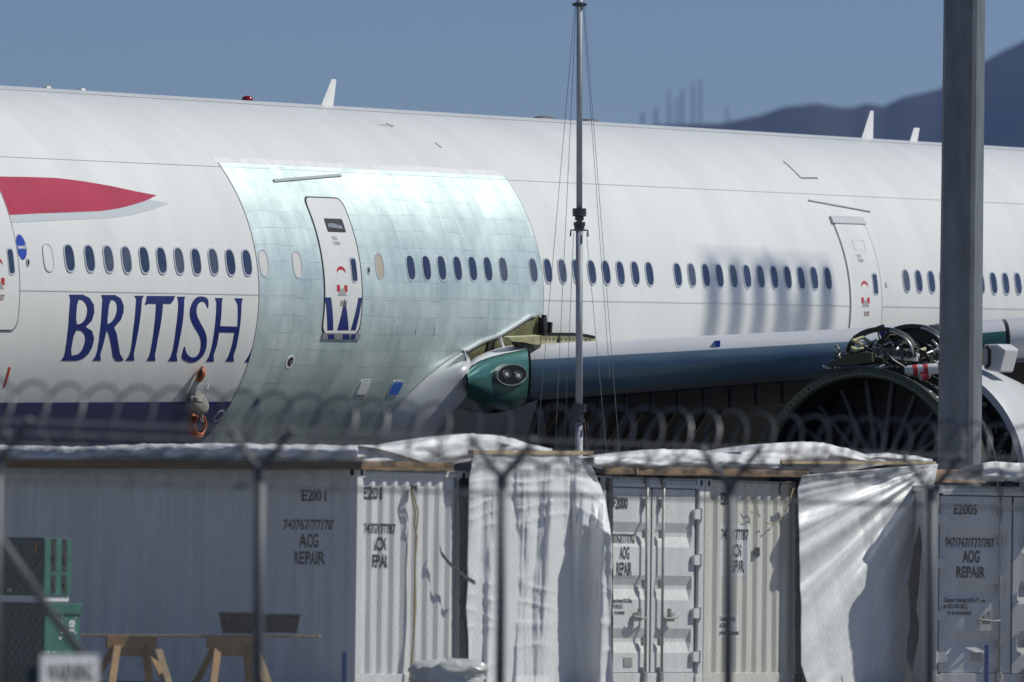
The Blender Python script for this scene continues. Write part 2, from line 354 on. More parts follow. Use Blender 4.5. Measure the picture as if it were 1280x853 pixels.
# ================================================================= AIRLINER
def airliner():
    base = C0 + T*16; base.z = GZ
    A = thing('airliner', base, 'large white twin-engine airliner under repair with bare metal skin section', 'airplane')
    # fuselage: nose cone, barrel, tail cone
    st = [(-23, .05, -.9), (-22.6, .7, -.85), (-21.5, 1.35, -.65), (-20, 1.95, -.45), (-18, 2.5, -.25), (-15.5, 2.9, -.08), (-13, 3.07, 0), (-11, R, 0)] + [(s, R, 0) for s in range(-9, 43, 2)] + \
         [(43, R, 0), (46, 2.98, .1), (50, 2.6, .42), (54, 2.0, .9), (57, 1.35, 1.35), (59, .75, 1.7), (60, .2, 1.9)]
    st += []
    rows = []
    n = 128
    for (s, r, z) in st:
        c = C0 + T*s + U*z
        rows.append([c + (N*math.cos(2*math.pi*i/n)+U*math.sin(2*math.pi*i/n))*r for i in range(n+1)])
    mb = MB(); mb.grid(rows); mb.f = [tuple(reversed(f)) for f in mb.f]
    fus = mb.build('fuselage', M_WHITE, A, True)
    # navy belly
    _, ph = pix2cyl(140, 503); sL = pix2cyl(322, 400)[0]; sR = pix2cyl(679, 380)[0]
    skin('navy_belly', [[(-10.5, ph*R), (sL, ph*R), (sL, -2.6*R), (-10.5, -2.6*R)]], 0.003, M_NAVY, A, 0.01, 0.12)
    # bare skin section
    pt = pix2cyl(446, 212)[1]
    skin('bare_skin_panel', [[(sL, pt*R), (sR, pt*R), (sR, -2.2*R), (sL, -2.2*R)]], 0.006, M_BARE, A, 0.02, 0.1, frange(sL, sR, 2.0))
    # scraped paint along the top of the bare section
    mscr = mat('scraped_paint', (0.68, 0.685, 0.69), 0.45, var=0.09, vscale=5)
    pts = []; s = sL-0.1
    rn = random.Random(3)
    while s < sR: pts.append((s, (pt+0.03)*R+rn.uniform(-0.01, 0.05))); s += rn.uniform(0.12, 0.35)
    skin('scraped_paint_strip', [[(sL-0.1, (pt-0.001)*R)]+pts+[(sR, (pt-0.001)*R)]], 0.003, mscr, A, 0.008)
    # seams: circumferential and longitudinal
    def seam_long(px0, py0, s0, s1, wd=0.007, m=M_SEAM):
        a = pix2cyl(px0, py0)[1]*R; skin('lap_joint', [[(s0, a-wd/2), (s1, a-wd/2), (s1, a+wd/2), (s0, a+wd/2)]], 0.008, m, A, 0.002)
    for (x, y) in ((130, 202), (130, 365)): seam_long(x, y, -12, 42)
    seam_long(640, 150, -12, 42, 0.04, mat('lap_joint_sealant', (0.6, 0.61, 0.61), 0.4))
    for sx in (sL-0.006, sR+0.006): skin('butt_joint', [[(sx-0.007, pt*R), (sx+0.007, pt*R), (sx+0.007, -1.6*R), (sx-0.007, -1.6*R)]], 0.010, M_SEAM, A, 0.012)
    # drip strips over the doors
    for (x0, y0, x1, y1, wd, m) in ((341, 227, 425, 220, 0.045, mat('drip_strip', (0.36, 0.4, 0.4), 0.4, 0.4)), (1010, 251, 1087, 265, 0.02, M_SEAM)):
        (sa, aa), (sb, ab) = px2sa([(x0, y0), (x1, y1)])
        skin('drip_strip', [[(sa, aa-wd/2), (sb, ab-wd/2), (sb, ab+wd/2), (sa, aa+wd/2)]], 0.03, m, A, 0.03)
    # hatch outline on the crown
    hp = px2sa([(979, 202), (1001, 223), (1022, 223)])
    for (a, b) in zip(hp, hp[1:]):
        d = V((b[0]-a[0], b[1]-a[1])); q = V((-d.y, d.x)).normalized()*0.012
        skin('hatch_seam', [[(a[0]-q.x, a[1]-q.y), (b[0]-q.x, b[1]-q.y), (b[0]+q.x, b[1]+q.y), (a[0]+q.x, a[1]+q.y)]], 0.008, M_DKSTEEL, A, 0.01)
    # ---- ribbon
    k = lambda pts: [(x/5.805, 200+y/5.805) for x, y in pts]
    red = k([(-260, 128), (0, 122), (230, 126), (400, 132), (500, 143), (600, 156), (800, 190), (1000, 233), (1135, 258), (1050, 300), (950, 330), (850, 355), (720, 373), (500, 382), (250, 391), (0, 405), (-260, 425)])
    shd = k([(-260, 420), (0, 402), (250, 389), (500, 380), (720, 371), (850, 353), (950, 328), (1050, 298), (1080, 288), (1225, 316), (1120, 357), (950, 402), (800, 423), (500, 436), (200, 450), (-260, 475)])
    skin('ribbon_shadow', [px2sa(shd)], 0.003, M_SHGREY, A, 0.006)
    skin('red_ribbon', [px2sa(red)], 0.005, M_RED, A, 0.008)
    # ---- lettering traced from the photograph
    z3 = lambda pts: px2sa([(60+x/4.7407, 360+y/4.7407) for x, y in pts])
    def smooth(p, it=2):
        for _ in range(it):
            q = []
            for i in range(len(p)):
                a = V(p[i]); b = V(p[(i+1) % len(p)]); q += [tuple(a*.75+b*.25), tuple(a*.25+b*.75)]
            p = q
        return p
    B0 = [(125, 40), (205, 40), (245, 60), (270, 100), (273, 145), (258, 195), (222, 231), (260, 255), (272, 300), (262, 348), (240, 390), (208, 418), (172, 431), (75, 431), (90, 414), (100, 388), (114, 285), (125, 150), (131, 64)]
    B1 = smooth([(172, 68), (205, 72), (229, 100), (234, 140), (222, 185), (195, 213), (162, 218)], 1); B2 = smooth([(156, 250), (197, 253), (217, 275), (222, 305), (213, 345), (193, 382), (165, 399), (129, 401)], 1)
    R0 = [(315, 42), (395, 42), (430, 62), (447, 105), (446, 145), (430, 190), (390, 235), (405, 270), (415, 330), (425, 390), (447, 428), (430, 434), (400, 432), (384, 405), (372, 330), (360, 275), (346, 250), (330, 320), (308, 395), (312, 431), (262, 431), (282, 405), (293, 370), (305, 280), (318, 130), (322, 62)]
    R1 = smooth([(363, 70), (396, 74), (410, 105), (406, 150), (388, 190), (360, 213), (348, 215)], 1)
    I1 = [(512, 47), (568, 47), (556, 65), (545, 180), (525, 300), (507, 390), (510, 431), (458, 431), (478, 405), (490, 370), (505, 250), (520, 100), (522, 65)]
    T0 = [(585, 48), (752, 48), (742, 75), (725, 95), (680, 93), (672, 180), (650, 300), (632, 395), (635, 432), (582, 432), (600, 405), (612, 350), (630, 220), (640, 95), (600, 93), (573, 100), (582, 70)]
    I2 = [(765, 52), (812, 52), (806, 70), (800, 180), (780, 300), (760, 395), (765, 434), (710, 434), (728, 408), (740, 365), (758, 240), (772, 100), (770, 70)]
    S0 = smooth([(948, 124), (951, 85), (943, 60), (910, 49), (878, 55), (855, 83), (839, 130), (842, 182), (865, 232), (895, 277), (908, 322), (903, 370), (885, 403), (860, 415), (835, 405), (815, 380), (810, 338), (797, 380), (791, 418), (815, 435), (850, 445), (885, 433), (920, 402), (938, 355), (941, 300), (928, 253), (900, 205), (880, 163), (878, 120), (890, 92), (910, 79), (930, 86), (940, 108)], 1)
    H0 = [(990, 60), (1035, 60), (1029, 85), (1019, 226), (1122, 230), (1124, 100), (1105, 62), (1152, 62), (1146, 90), (1136, 230), (1115, 350), (1098, 400), (1100, 436), (1050, 436), (1068, 408), (1090, 340), (1104, 265), (1013, 263), (1000, 340), (980, 398), (982, 436), (935, 436), (955, 405), (970, 350), (990, 220), (998, 90)]
    A0 = [(1165, 440), (1190, 400), (1214, 345), (1205, 390), (1190, 440)]
    for polys in ([B0, B1, B2], [R0, R1], [I1], [T0], [I2], [S0], [H0], [A0]):
        skin('letter', [z3(p) for p in polys], 0.006, M_NAVY, A, 0.006, 0.1)
    # ---- cabin windows
    XW = [86.4, 111.7, 135.2, 157.7, 180, 201.6, 223.5, 244.8, 266.4, 287.6, 308.3, 513, 532.7, 551.7, 571.4, 590.4, 609.4, 628.7, 666.2, 684.5, 702.6, 720.4, 739.5, 757.4, 775.2, 793.7, 811.5,
          846.9, 864.4, 882, 899, 916.4, 933.6, 950.5, 967.4, 984.3, 1000.9, 1017.5, 1034.4, 1132.6, 1148.2, 1164, 1179, 1194.5, 1210, 1226, 1241.7, 1257, 1272.3, 1287, 1302]
    YW = [(86.4, 322.9), (308.3, 328.5), (513, 334.7), (666.2, 338), (811.5, 342.5), (1034.4, 348.5), (1148.2, 351.8), (1257, 354.5), (1310, 356)]
    def yw(x):
        for (a, ya), (b, yb) in zip(YW, YW[1:]):
            if x <= b: return ya+(yb-ya)*(x-a)/(b-a)
        return YW[-1][1]
    def oval(s, a, hw, hh, n=24, e=0.72):
        p = []
        for i in range(n):
            t = 2*math.pi*i/n; c, q = math.cos(t), math.sin(t)
            p.append((s+hw*math.copysign(abs(c)**e, c), a+hh*math.copysign(abs(q)**e, q)))
        return p
    def window(x, y, frame=M_FRAME, pane=M_PANE, nm='window', hw=0.127, hh=0.188):
        (s, a), = px2sa([(x, y)])
        off = 0.012
        f = skin(nm, [oval(s, a, hw+0.022, hh+0.026), oval(s, a, hw, hh)], off, frame, A, 0.03)
        skin('pane', [oval(s, a, hw+0.006, hh+0.006)], off-0.005, pane, f, 0.01)
        return f
    pv = [M_PANE, mat('pane_with_lowered_shade', (.05, .062, .10), .22, col2=(.09, .10, .13), vscale=4), mat('pane_reflecting', (.022, .03, .07), .15, var=.3, vscale=7), M_PANE]
    rw = random.Random(8)
    for x in XW: window(x, yw(x)+rw.uniform(-.3, .3), pane=rw.choice(pv))
    for x, y, m in ((329, 329, M_PLUG), (371, 331, M_PLUG), (474, 333, M_PLUG2)): window(x, y, M_FRAME, m, 'window_plug')
    window(60, 322, mat('plug_edge', (0.55, 0.55, 0.54), 0.4), M_WHITE, 'window_plug')
    # ---- passenger doors
    def door(sa, sb, ab, at_, gap=M_GAP, letters=False, top_trim=True, far=False):
        skin('door_gap', [rrect(sa-0.025, ab-0.03, sb+0.055, at_+0.03, 0.16)], 0.009, gap, A, 0.02)
        d = skin('door', [rrect(sa, ab, sb, at_, 0.15)], 0.022, M_WHITE, A, 0.02)
        sm, w_ = (sa+sb)/2, sb-sa
        h0 = at_-(at_-ab)*0.36
        if letters:
            skin('handle_recess', [rrect(sa+w_*.30, h0+0.20, sa+w_*.80, h0+0.42, 0.03)], 0.026, M_BLACK, d, 0.005)
            skin('handle', [[(sa+w_*.34, h0+0.27), (sa+w_*.72, h0+0.25), (sa+w_*.72, h0+0.30), (sa+w_*.5, h0+0.34), (sa+w_*.34, h0+0.33)]], 0.034, M_STEEL, d, 0.006)
        else:
            for q in ((sa+w_*.36, h0+0.22, sa+w_*.74, h0+0.225), (sa+w_*.36, h0+0.40, sa+w_*.74, h0+0.405), (sa+w_*.36, h0+0.22, sa+w_*.37, h0+0.4), (sa+w_*.73, h0+0.22, sa+w_*.74, h0+0.4)):
                skin('recess_outline', [[(q[0], q[1]), (q[2], q[1]), (q[2], q[3]), (q[0], q[3])]], 0.026, M_SEAM, d, 0.004)
        hw0 = ab+(at_-ab)*0.44
        f = skin('door_window', [rrect(sb-w_*.27, hw0-0.16, sb-w_*.10, hw0+0.24, 0.06)], 0.028, M_FRAME, d, 0.006)
        skin('pane', [rrect(sb-w_*.25, hw0-0.13, sb-w_*.12, hw0+0.21, 0.045)], 0.032, M_PANE, f, 0.006)
        # arc arrow, red squares and EXIT lettering
        ar = []
        for i in range(9): t = rad(30+120*i/8); ar.append((sm-0.05+0.16*math.cos(t), hw0-0.03+0.12*math.sin(t)))
        for i in range(8, -1, -1): t = rad(30+120*i/8); ar.append((sm-0.05+0.16*math.cos(t), hw0-0.07+0.11*math.sin(t)))
        skin('arrow_mark', [ar], 0.026, M_REDBAND, d, 0.003)
        for dx in (-0.17, 0.07): skin('red_mark', [[(sm-0.05+dx, hw0-0.30), (sm-0.05+dx+0.10, hw0-0.30), (sm-0.05+dx+0.10, hw0-0.20), (sm-0.05+dx, hw0-0.20)]], 0.026, M_REDBAND, d, 0.003)
        skin('latch_mark', [[(sm-0.2, hw0-0.36), (sm+0.1, hw0-0.36), (sm+0.02, hw0-0.27), (sm-0.05, hw0-0.24), (sm-0.12, hw0-0.27)]], 0.0265, mat('latch_grey', (.35, .34, .33), .5), d, 0.003)
        skin('exit_lettering', text_mesh('EXIT', (sm-0.1, hw0-0.52, sm+0.12, hw0-0.44)), 0.026, mat('grey_red_print', (.28, .17, .16), .5), d, None)
        skin('instruction_lettering', text_mesh('PULL\nTURN', (sm-0.16, hw0+0.42, sm+0.06, hw0+0.56)), 0.026, mat('grey_print', (.45, .45, .45), .5), d, None)
        return d
    sa = pix2cyl(404, 395)[0]; sb = pix2cyl(449.5, 395)[0]; at_ = pix2cyl(409, 249)[1]*R; ab = pix2cyl(427, 416.5)[1]*R
    d2 = door(sa, sb, ab, at_, letters=True)
    z2 = lambda pts: px2sa([(360+x/4.264, 230+y/4.264) for x, y in pts])
    for p in ([(190, 605), (222, 605), (234, 779), (203, 779)], [(293, 612), (301, 640), (316, 779), (255, 779)], [(368, 607), (388, 607), (353, 779), (327, 779)]):
        skin('letter_stroke', [z2(p)], 0.026, M_NAVY, d2, 0.005)
    sill = skin('door_sill', [z2([(182, 792), (380, 796), (374, 828), (172, 826)])], 0.03, mat('sill_metal', (.3, .31, .32), .4, .3), A, 0.03)
    for p in ([(204, 800), (236, 800), (238, 824), (206, 824)], [(284, 800), (316, 800), (320, 825), (282, 825)], [(330, 800), (352, 800), (346, 825), (324, 825)]): skin('letter_stroke', [z2(p)], 0.034, M_NAVY, sill, 0.004)
    sa3 = pix2cyl(1062.5, 395)[0]; sb3 = pix2cyl(1100.5, 395)[0]
    M_LG = mat('door_gap_grey', (0.26, 0.265, 0.27), 0.6)
    d3 = door(sa3, sb3, ab, at_-0.05, gap=M_LG)
    skin('door_top_trim', [[(sa3-0.06, at_-0.09), (sb3+0.06, at_-0.09), (sb3+0.02, at_+0.05), (sa3-0.03, at_+0.05)]], 0.045, mat('trim_grey', (.5, .51, .52), .4), A, 0.04)
    sb1 = pix2cyl(21, 390)[0]; d1 = door(sb1-1.07, sb1, ab, at_+0.0, gap=M_LG)
    # ---- small fittings on the skin
    s_, a_ = px2sa([(26.5, 309)])[0]
    e = skin('round_emblem', [oval(s_, a_, 0.135, 0.185, 28, 1.0)], 0.006, M_EMBL, A, 0.01)
    skin('emblem_lettering', text_mesh('oneworld', (s_-0.11, a_-0.03, s_+0.11, a_+0.035)), 0.009, M_LABEL, e, None)
    for x, y, r in ((34.5, 328, .045), (460, 338, .05)):
        s_, a_ = px2sa([(x, y)])[0]; q = skin('door_sensor', [oval(s_, a_, r, r*1.35, 16, 1)], 0.014, M_FRAME, A, 0.02); skin('sensor_core', [oval(s_, a_, r*.6, r*.85, 16, 1)], 0.017, M_BLACK, q, 0.004)
    s_, a_ = px2sa([(1107.5, 356)])[0]; skin('door_sensor', [oval(s_, a_, .04, .05, 16, 1)], 0.014, M_FRAME, A, 0.02)
    s_, a_ = px2sa([(362, 452.5)])[0]
    q = skin('static_port', [oval(s_, a_, .13, .105, 20, 1)], 0.012, M_WHITEP, A, 0.02); skin('port_hole', [oval(s_, a_+.01, .085, .07, 20, 1)], 0.016, M_BLACK, q, 0.01); skin('port_plug', [oval(s_+.03, a_-.01, .05, .045, 16, 1)], 0.02, M_STEEL, q, 0.006)
    for x, y, r in ((320, 503, .07), (352, 547, .07)):
        s_, a_ = px2sa([(x, y)])[0]; skin('drain_port', [oval(s_, a_, r, r, 16, 1)], 0.011, mat('port_blue', (.05, .07, .16), .5), A, 0.02)
    s_, a_ = px2sa([(273.5, 520)])[0]; skin('round_port_ring', [oval(s_, a_, .13, .11, 24, 1), oval(s_, a_, .10, .085, 24, 1)], 0.011, M_SHGREY, A, 0.012)
    for x, y, m in ((454, 485, M_WHITEP), (494, 485.5, M_BLUETAPE)):
        s_, a_ = px2sa([(x, y)])[0]; q = skin('access_panel', [rrect(s_-.2, a_-.14, s_+.2, a_+.14, .07)], 0.014, M_FRAME, A, 0.02); skin('panel_face', [rrect(s_-.16, a_-.11, s_+.16, a_+.11, .05)], 0.018, m, q, 0.006)
    (s0, a0), (s1, a1) = px2sa([(5, 484), (12, 459)]); skin('red_stripe_mark', [[(s0-.03, a0), (s0+.03, a0), (s1+.03, a1), (s1-.03, a1)]], 0.006, mat('orange_red', (.5, .05, .02), .5), A, .006)
    for x, y in ((497, 412), (520, 412), (543, 413), (548, 182), (487, 157)):
        s_, a_ = px2sa([(x, y)])[0]; skin('fitting', [rrect(s_-.018, a_-.07, s_+.018, a_+.07, .015)], 0.012, M_FRAME, A, 0.02)
    # red faint stencil marks on the crown
    for x, y in ((484, 157),):
        s_, a_ = px2sa([(x, y)])[0]; skin('stencil_mark', text_mesh('NO STEP', (s_-.25, a_-.035, s_+.25, a_+.035)), 0.006, mat('faded_red', (.55, .45, .43), .6), A, None)
    # ---- crown antennas and lights
    def crown(px, py):
        # s where the silhouette passes px
        best = None; s = -12.0
        while s < 44:
            P = cyl(s, rad(88.5)); q = MC.transposed() @ (P-EYE); x = 640+FPX*q.x/-q.z
            if best is None or abs(x-px) < best[0]: best = (abs(x-px), s)
            s += 0.05
        return best[1]
    def blade(px, h, c0, c1, lean=0.12):
        s = crown(px, 0); b0 = cyl(s, rad(89), R-0.03); mb = MB()
        def sec(z, c, th, sh):
            q = [(-.5, 0), (-.2, .5), (.2, .45), (.5, 0), (.2, -.45), (-.2, -.5)]
            return [b0+U*z+T*(sh+x*c)+N*(y*th) for x, y in q]
        r0, r1 = sec(0, c0, .07, 0), sec(h, c1, .03, lean); mb.add(r0+r1, [(i, (i+1) % 6, 6+(i+1) % 6, 6+i) for i in range(6)]+[(6, 7, 8, 9, 10, 11)])
        mb.build('blade_antenna', M_WHITEP, A)
    blade(411, 0.46, 0.42, 0.16, 0.25); blade(1086, 0.54, 0.52, 0.14, 0.22); blade(1144, 0.28, 0.34, 0.26, 0.16)
    s = crown(311.5, 0); MB().lathe(cyl(s, rad(89), R-0.02), U, [(0.10, .001), (0.095, .04), (.075, .08), (.03, .095), (-.02, .095)], 20).build('beacon_light', mat('red_beacon_glass', (.25, .01, .015), .15, coat=.8), A, True)
    MB().lathe(cyl(s, rad(89), R-0.03), U, [(0.03, .11), (0.03, .13), (-.03, .13)], 20).build('beacon_base', M_DKSTEEL, A)
    for px, ln in ((681, .30), (737, .24)):
        s = crown(px, 0); c = cyl(s, rad(89), R-0.01); rows = []
        for i in range(9):
            t = math.pi*i/8; rows.append([c+T*(-ln*math.cos(t))+N*(.16*math.sin(t)*math.cos(math.pi*j/8))+U*(.055*math.sin(t)**.6*math.sin(math.pi*j/8)) for j in range(9)])
        MB().grid(rows).build('low_antenna', mat('brown_grey_boot', (.09, .08, .075), .6), A, True)
    for px in (60, 104): s = crown(px, 0); MB().cbox(cyl(s, rad(89), R+0.01), T*.12, N*.06, U*.05).build('crown_fitting', M_WHITEP, A)
    return A, sL, sR
A, sL, sR = airliner()

def wing_and_engine():
    # depth of the leading edge along the picture
    Ld = V((0.993, 0.119, 0)); P640 = None
    s_, p_ = pix2cyl(640, 470); P640 = cyl(s_, p_, R+1.2)
    def le(px, py):
        # vertical plane through P640 along Ld
        nn = V((Ld.y, -Ld.x, 0)); return on_plane(px, py, P640, nn)
    FW = V((0.119, -0.993, 0)).normalized()
    # (px, top, bottom, nose depth)
    def lerp(tab, x):
        for a, b in zip(tab, tab[1:]):
            if x <= b[0]:
                k = (x-a[0])/(b[0]-a[0]); return [a[i]+(b[i]-a[i])*k for i in range(1, len(a))]
        return list(tab[-1][1:])
    slat = [(661, 429, 505), (730, 426, 500), (1000, 413, 478), (1170, 403.5, 467), (1420, 386, 442)]
    def section(px, top, bot, b=0.75, a0=-90, a1=90, n=20, back=0.0, grow=0.0):
        P, Q = le(px, top), le(px, bot); c = (P+Q)/2 - FW*(b+back); a = (P.z-Q.z)/2+grow
        return [c + FW*((b+grow)*max(0, math.cos(rad(t)))**0.8) + V((0, 0, a*math.sin(rad(t)))) for t in [a0+(a1-a0)*i/n for i in range(n+1)]]
    def slat_piece(x0, x1, m_low, parent, nm='slat', st=24):
        xs = [x0+(x1-x0)*i/st for i in range(st+1)]; rows = [section(x, *lerp(slat, x)) for x in xs]
        mb = MB(); mb.grid(rows); mb.f = [tuple(reversed(f)) for f in mb.f]
        for q in range(len(mb.f)):
            j = q % 20; t = -90+180*(j+.5)/20
            mb.m[q] = 0 if t > 26 else (1 if t > -46 else (2 if t > -60 else 3))  # underside faces black, their shade put into the colour
        # close the ends
        for r, rev in ((rows[0], False), (rows[-1], True)):
            o = len(mb.v); mb.v += [V(p) for p in r]; f = tuple(range(o, o+len(r))); mb.f.append(tuple(reversed(f)) if rev else f); mb.m.append(2)
        return mb.build(nm, [M_SLATTOP, m_low, M_EDGE, M_BLACK], parent, True, auto=40)
    W = slat_piece(664, 1099, M_FILM, A)
    slat_piece(1101, 1166, M_TEAL, A)
    slat_piece(1180, 1258, M_TEAL, A); slat_piece(1263, 1420, M_SLATTOP, A)
    # seam tab between slats
    P = le(1100, 410); MB().add([P+FW*.02+V((-.06, 0, .02)), P+FW*.05+V((.02, 0, -.16)), P+FW*.05+V((.10, 0, -.14)), P+FW*.02+V((.06, 0, .06)), P-FW*.02+V((-.06, 0, .02)), P+V((.02, 0, -.16)), P+V((.10, 0, -.14)), P-FW*.02+V((.06, 0, .06))],
        [(0, 1, 2, 3), (7, 6, 5, 4), (0, 4, 5, 1), (1, 5, 6, 2), (2, 6, 7, 3), (3, 7, 4, 0)]).build('seal_flap', M_NAVY, A)
    # blue tape
    P = le(898.5, 432)-FW*.16; MB().cbox(P+V((0, 0, .02)), V((.075, 0, 0)), FW*.12, V((0, 0, .12))).build('blue_tape', M_BLUETAPE, A)
    # landing light glove at the wing root
    glove = [(586, 466, 492), (592, 457, 499), (602, 449, 504), (616, 442, 510), (632, 436, 515), (648, 432, 513), (661, 429, 506)]
    def gshift(px, py):
        s, p = pix2cyl(px, py, R+0.62); y0 = cyl(s, p, R+0.62).y; y1 = le(px, py).y
        return V((0, min(0, y0-y1), 0))
    rows = []
    for px, t_, b_ in glove:
        k = (661-px)/75.0
        rows.append([p+gshift(px, (t_+b_)/2) for p in section(px, t_, b_, 0.75, grow=-0.004)])
    mb = MB(); mb.grid(rows); mb.f = [tuple(reversed(f)) for f in mb.f]; glo = mb.build('landing_light_glove', M_TEAL, A, True)
    # grey cap over the glove
    rows = []
    for px, t_, b_ in glove:
        k = (661-px)/75.0
        rows.append([p+gshift(px, (t_+b_)/2) for p in section(px, t_, b_, 0.75, 52, 92, 8, grow=0.012)])
    mb = MB(); mb.grid(rows); mb.f = [tuple(reversed(f)) for f in mb.f]; mb.build('glove_cap', M_SLATTOP, A, True)
    # lamp recess: oval housing lying on the glove nose
    c = le(639, 470.5) + gshift(639, 470.5) + FW*0.05
    xa = (le(656, 469.5)+gshift(656, 469.5)-le(622, 471.5)-gshift(622, 471.5)).normalized(); za = V((0.03, 0, 1)).normalized(); fa = -(xa.cross(za)).normalized()
    if fa.dot(FW) < 0: fa = -fa
    fac = 1/max(.45, abs(xa.x))
    def ring(c, rx, rz, f, n=28): return [c+xa*(fac*rx*math.cos(2*math.pi*i/n))+za*(rz*math.sin(2*math.pi*i/n))+fa*f for i in range(n)]
    def disc(nm, c, rx, rz, f0, f1, m, par):
        a, b = ring(c, rx, rz, f0), ring(c, rx, rz, f1); n = len(a); mb = MB(); mb.add(a+b, [(i, (i+1) % n, n+(i+1) % n, n+i) for i in range(n)]+[tuple(range(n, 2*n))]); return mb.build(nm, m, par)
    def annulus(nm, c, rx, rz, w_, f0, f1, m, par):
        a, b, d, e = ring(c, rx, rz, f0), ring(c, rx, rz, f1), ring(c, rx-w_, rz-w_, f1), ring(c, rx-w_, rz-w_, f0); n = len(a); L = a+b+d+e; fs = []
        for k in range(3): fs += [(k*n+i, k*n+(i+1) % n, (k+1)*n+(i+1) % n, (k+1)*n+i) for i in range(n)]
        mb = MB(); mb.add(L, fs); return mb.build(nm, m, par, True, auto=40)
    lamp = annulus('lamp_housing', c, .245, .175, .018, -.25, .012, mat('lamp_trim', (.22,.25,.25), .4, .4), glo)
    disc('lamp_recess', c, .23, .16, -.2, .004, mat('lamp_recess_black', (.012,.013,.014), .35), glo)
    for dx in (-.085*fac, .10*fac):
        q = annulus('lamp', c+xa*dx+za*(.015 if dx < 0 else -.01), .068, .068, .022, -.02, .014, mat('lamp_rim', (.2,.21,.22), .3, .7), glo); disc('bulb', c+xa*dx+za*(.015 if dx < 0 else -.01), .03, .03, -.02, .012, M_FRAME, q)
    # wing box behind the slats
    top, bot = [], []
    rows = []
    def wsec(px):
        if px < 661: t_, b_ = lerp([(x, a, b) for x, a, b in glove], px)
        else: t_, b_ = lerp(slat, px)
        P, Q = le(px, t_), le(px, b_); c = (P+Q)/2-FW*.75; h = (P.z-Q.z)/2-.02
        out = (px-600)/80.0; ch = max(5.0, 12.5-out*0.42)
        L = [c+V((0, 0, h))]
        for k, zz in ((.12, h*1.0), (.3, h*.8), (.6, h*.2), (1.0, -h*.75)): L.append(c+T*(ch*k)+V((0, 0, zz)))
        for k, zz in ((1.0, -h*.85), (.7, -h*1.25), (.35, -h*1.4), (.1, -h*1.15), (0, -h)): L.append(c+T*(ch*k)+V((0, 0, zz)))
        return L+[L[0]]
    for px in (560, 620, 661, 720, 800, 900, 1000, 1100, 1200, 1320, 1450, 1700, 2000): rows.append(wsec(px))
    mb = MB(); mb.grid(rows); mb.m = [1 if 4 <= (q % 10) <= 8 else 0 for q in range(len(mb.f))]; mb.build('wing', [M_GREY, M_DKOLIVE], A, True, auto=30)  # lower faces dark olive: underside shade put into the colour
    # ribs of the open leading edge cavity below the slat
    for px in list(range(690, 1000, 33)):
        t_, b_ = lerp(slat, px); Q = le(px, b_)-FW*0.7
        MB().cbox(Q+V((0, 0, -.16)), Ld*.03, FW*.3, V((0, 0, .30))).build('rib', mat('rib_primer', (.05,.05,.045), .6), A)
    # belly structure behind and below the wing, olive, with the wing's shade in the colour
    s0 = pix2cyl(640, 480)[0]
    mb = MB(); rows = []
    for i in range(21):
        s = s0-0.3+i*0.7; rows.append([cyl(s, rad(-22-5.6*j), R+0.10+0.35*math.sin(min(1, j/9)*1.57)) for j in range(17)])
    mb.grid(rows); mb.build('belly_bay_shade', M_DKOLIVE, A, True)
    for i in range(12):
        s = s0+0.4+i*0.62
        mb = MB(); L = []
        for j in range(15):
            L.append([cyl(s, rad(-24-5.6*j), R+0.42), cyl(s+0.07, rad(-24-5.6*j), R+0.42), cyl(s+0.07, rad(-24-5.6*j), R+0.5), cyl(s, rad(-24-5.6*j), R+0.5), cyl(s, rad(-24-5.6*j), R+0.42)])
        mb.grid(L); mb.build('belly_frame', mat('belly_frame_primer', (.085, .08, .055), .6), A)
    # ---- grey wing-body fairing in front of the wing root
    Lb = [(584, 438), (574, 443), (562, 450), (548, 460), (532, 473), (515, 489), (500, 504), (485, 520), (470, 538), (455, 556), (435, 582), (420, 600)]
    Rb = [(584, 439), (587, 447), (589, 456), (590.5, 466), (590, 477), (586, 488), (581, 498), (575, 506), (565, 517), (553, 531), (540, 548), (528, 566)]
    rows = []
    for (a, b), k in zip(zip(Lb, Rb), range(12)):
        r = []
        for i in range(13):
            q = i/12; px = a[0]+(b[0]-a[0])*q; py = a[1]+(b[1]-a[1])*q
            off = 0.016 + 0.46*math.sin(q*1.57)**1.2*min(1, k/3.0)
            s, p = pix2cyl(px, py, R+off); r.append(cyl(s, p, R+off))
        # roll the edge back towards the body
        s, p = pix2cyl(b[0]+1.0, b[1]+0.5, R+0.40); r.append(cyl(s+0.12, p, R+0.25))
        rows.append(r)
    mb = MB(); mb.grid(rows); mb.build('wing_root_fairing', M_GREY, A, True)
    # lower fairing below the glove
    rows = []
    for i in range(13):
        q = i/12; r = []
        for j in range(9):
            k = j/8; px = 545+q*128-k*30; py = 499+k*100+18*math.sin(q*3.14)*(1-k); off = 0.12+0.5*math.sin(q*1.57)-.05*k
            s, p = pix2cyl(px, py, R+off); r.append(cyl(s, p, R+off))
        rows.append(r)
    mb = MB(); mb.grid(rows); mb.build('lower_fairing', mat('lower_fairing_grey', (.26, .27, .29), .4, var=.06), A, True)
    # ---- opening above the glove: olive primer structure
    ol = px2sa([(579, 440), (600, 428), (625, 418), (645, 406), (662, 395), (673, 394), (677, 402), (679, 440), (640, 470), (588, 470)])
    skin('open_bay', [ol], 0.010, M_OLIVE, A, 0.012)
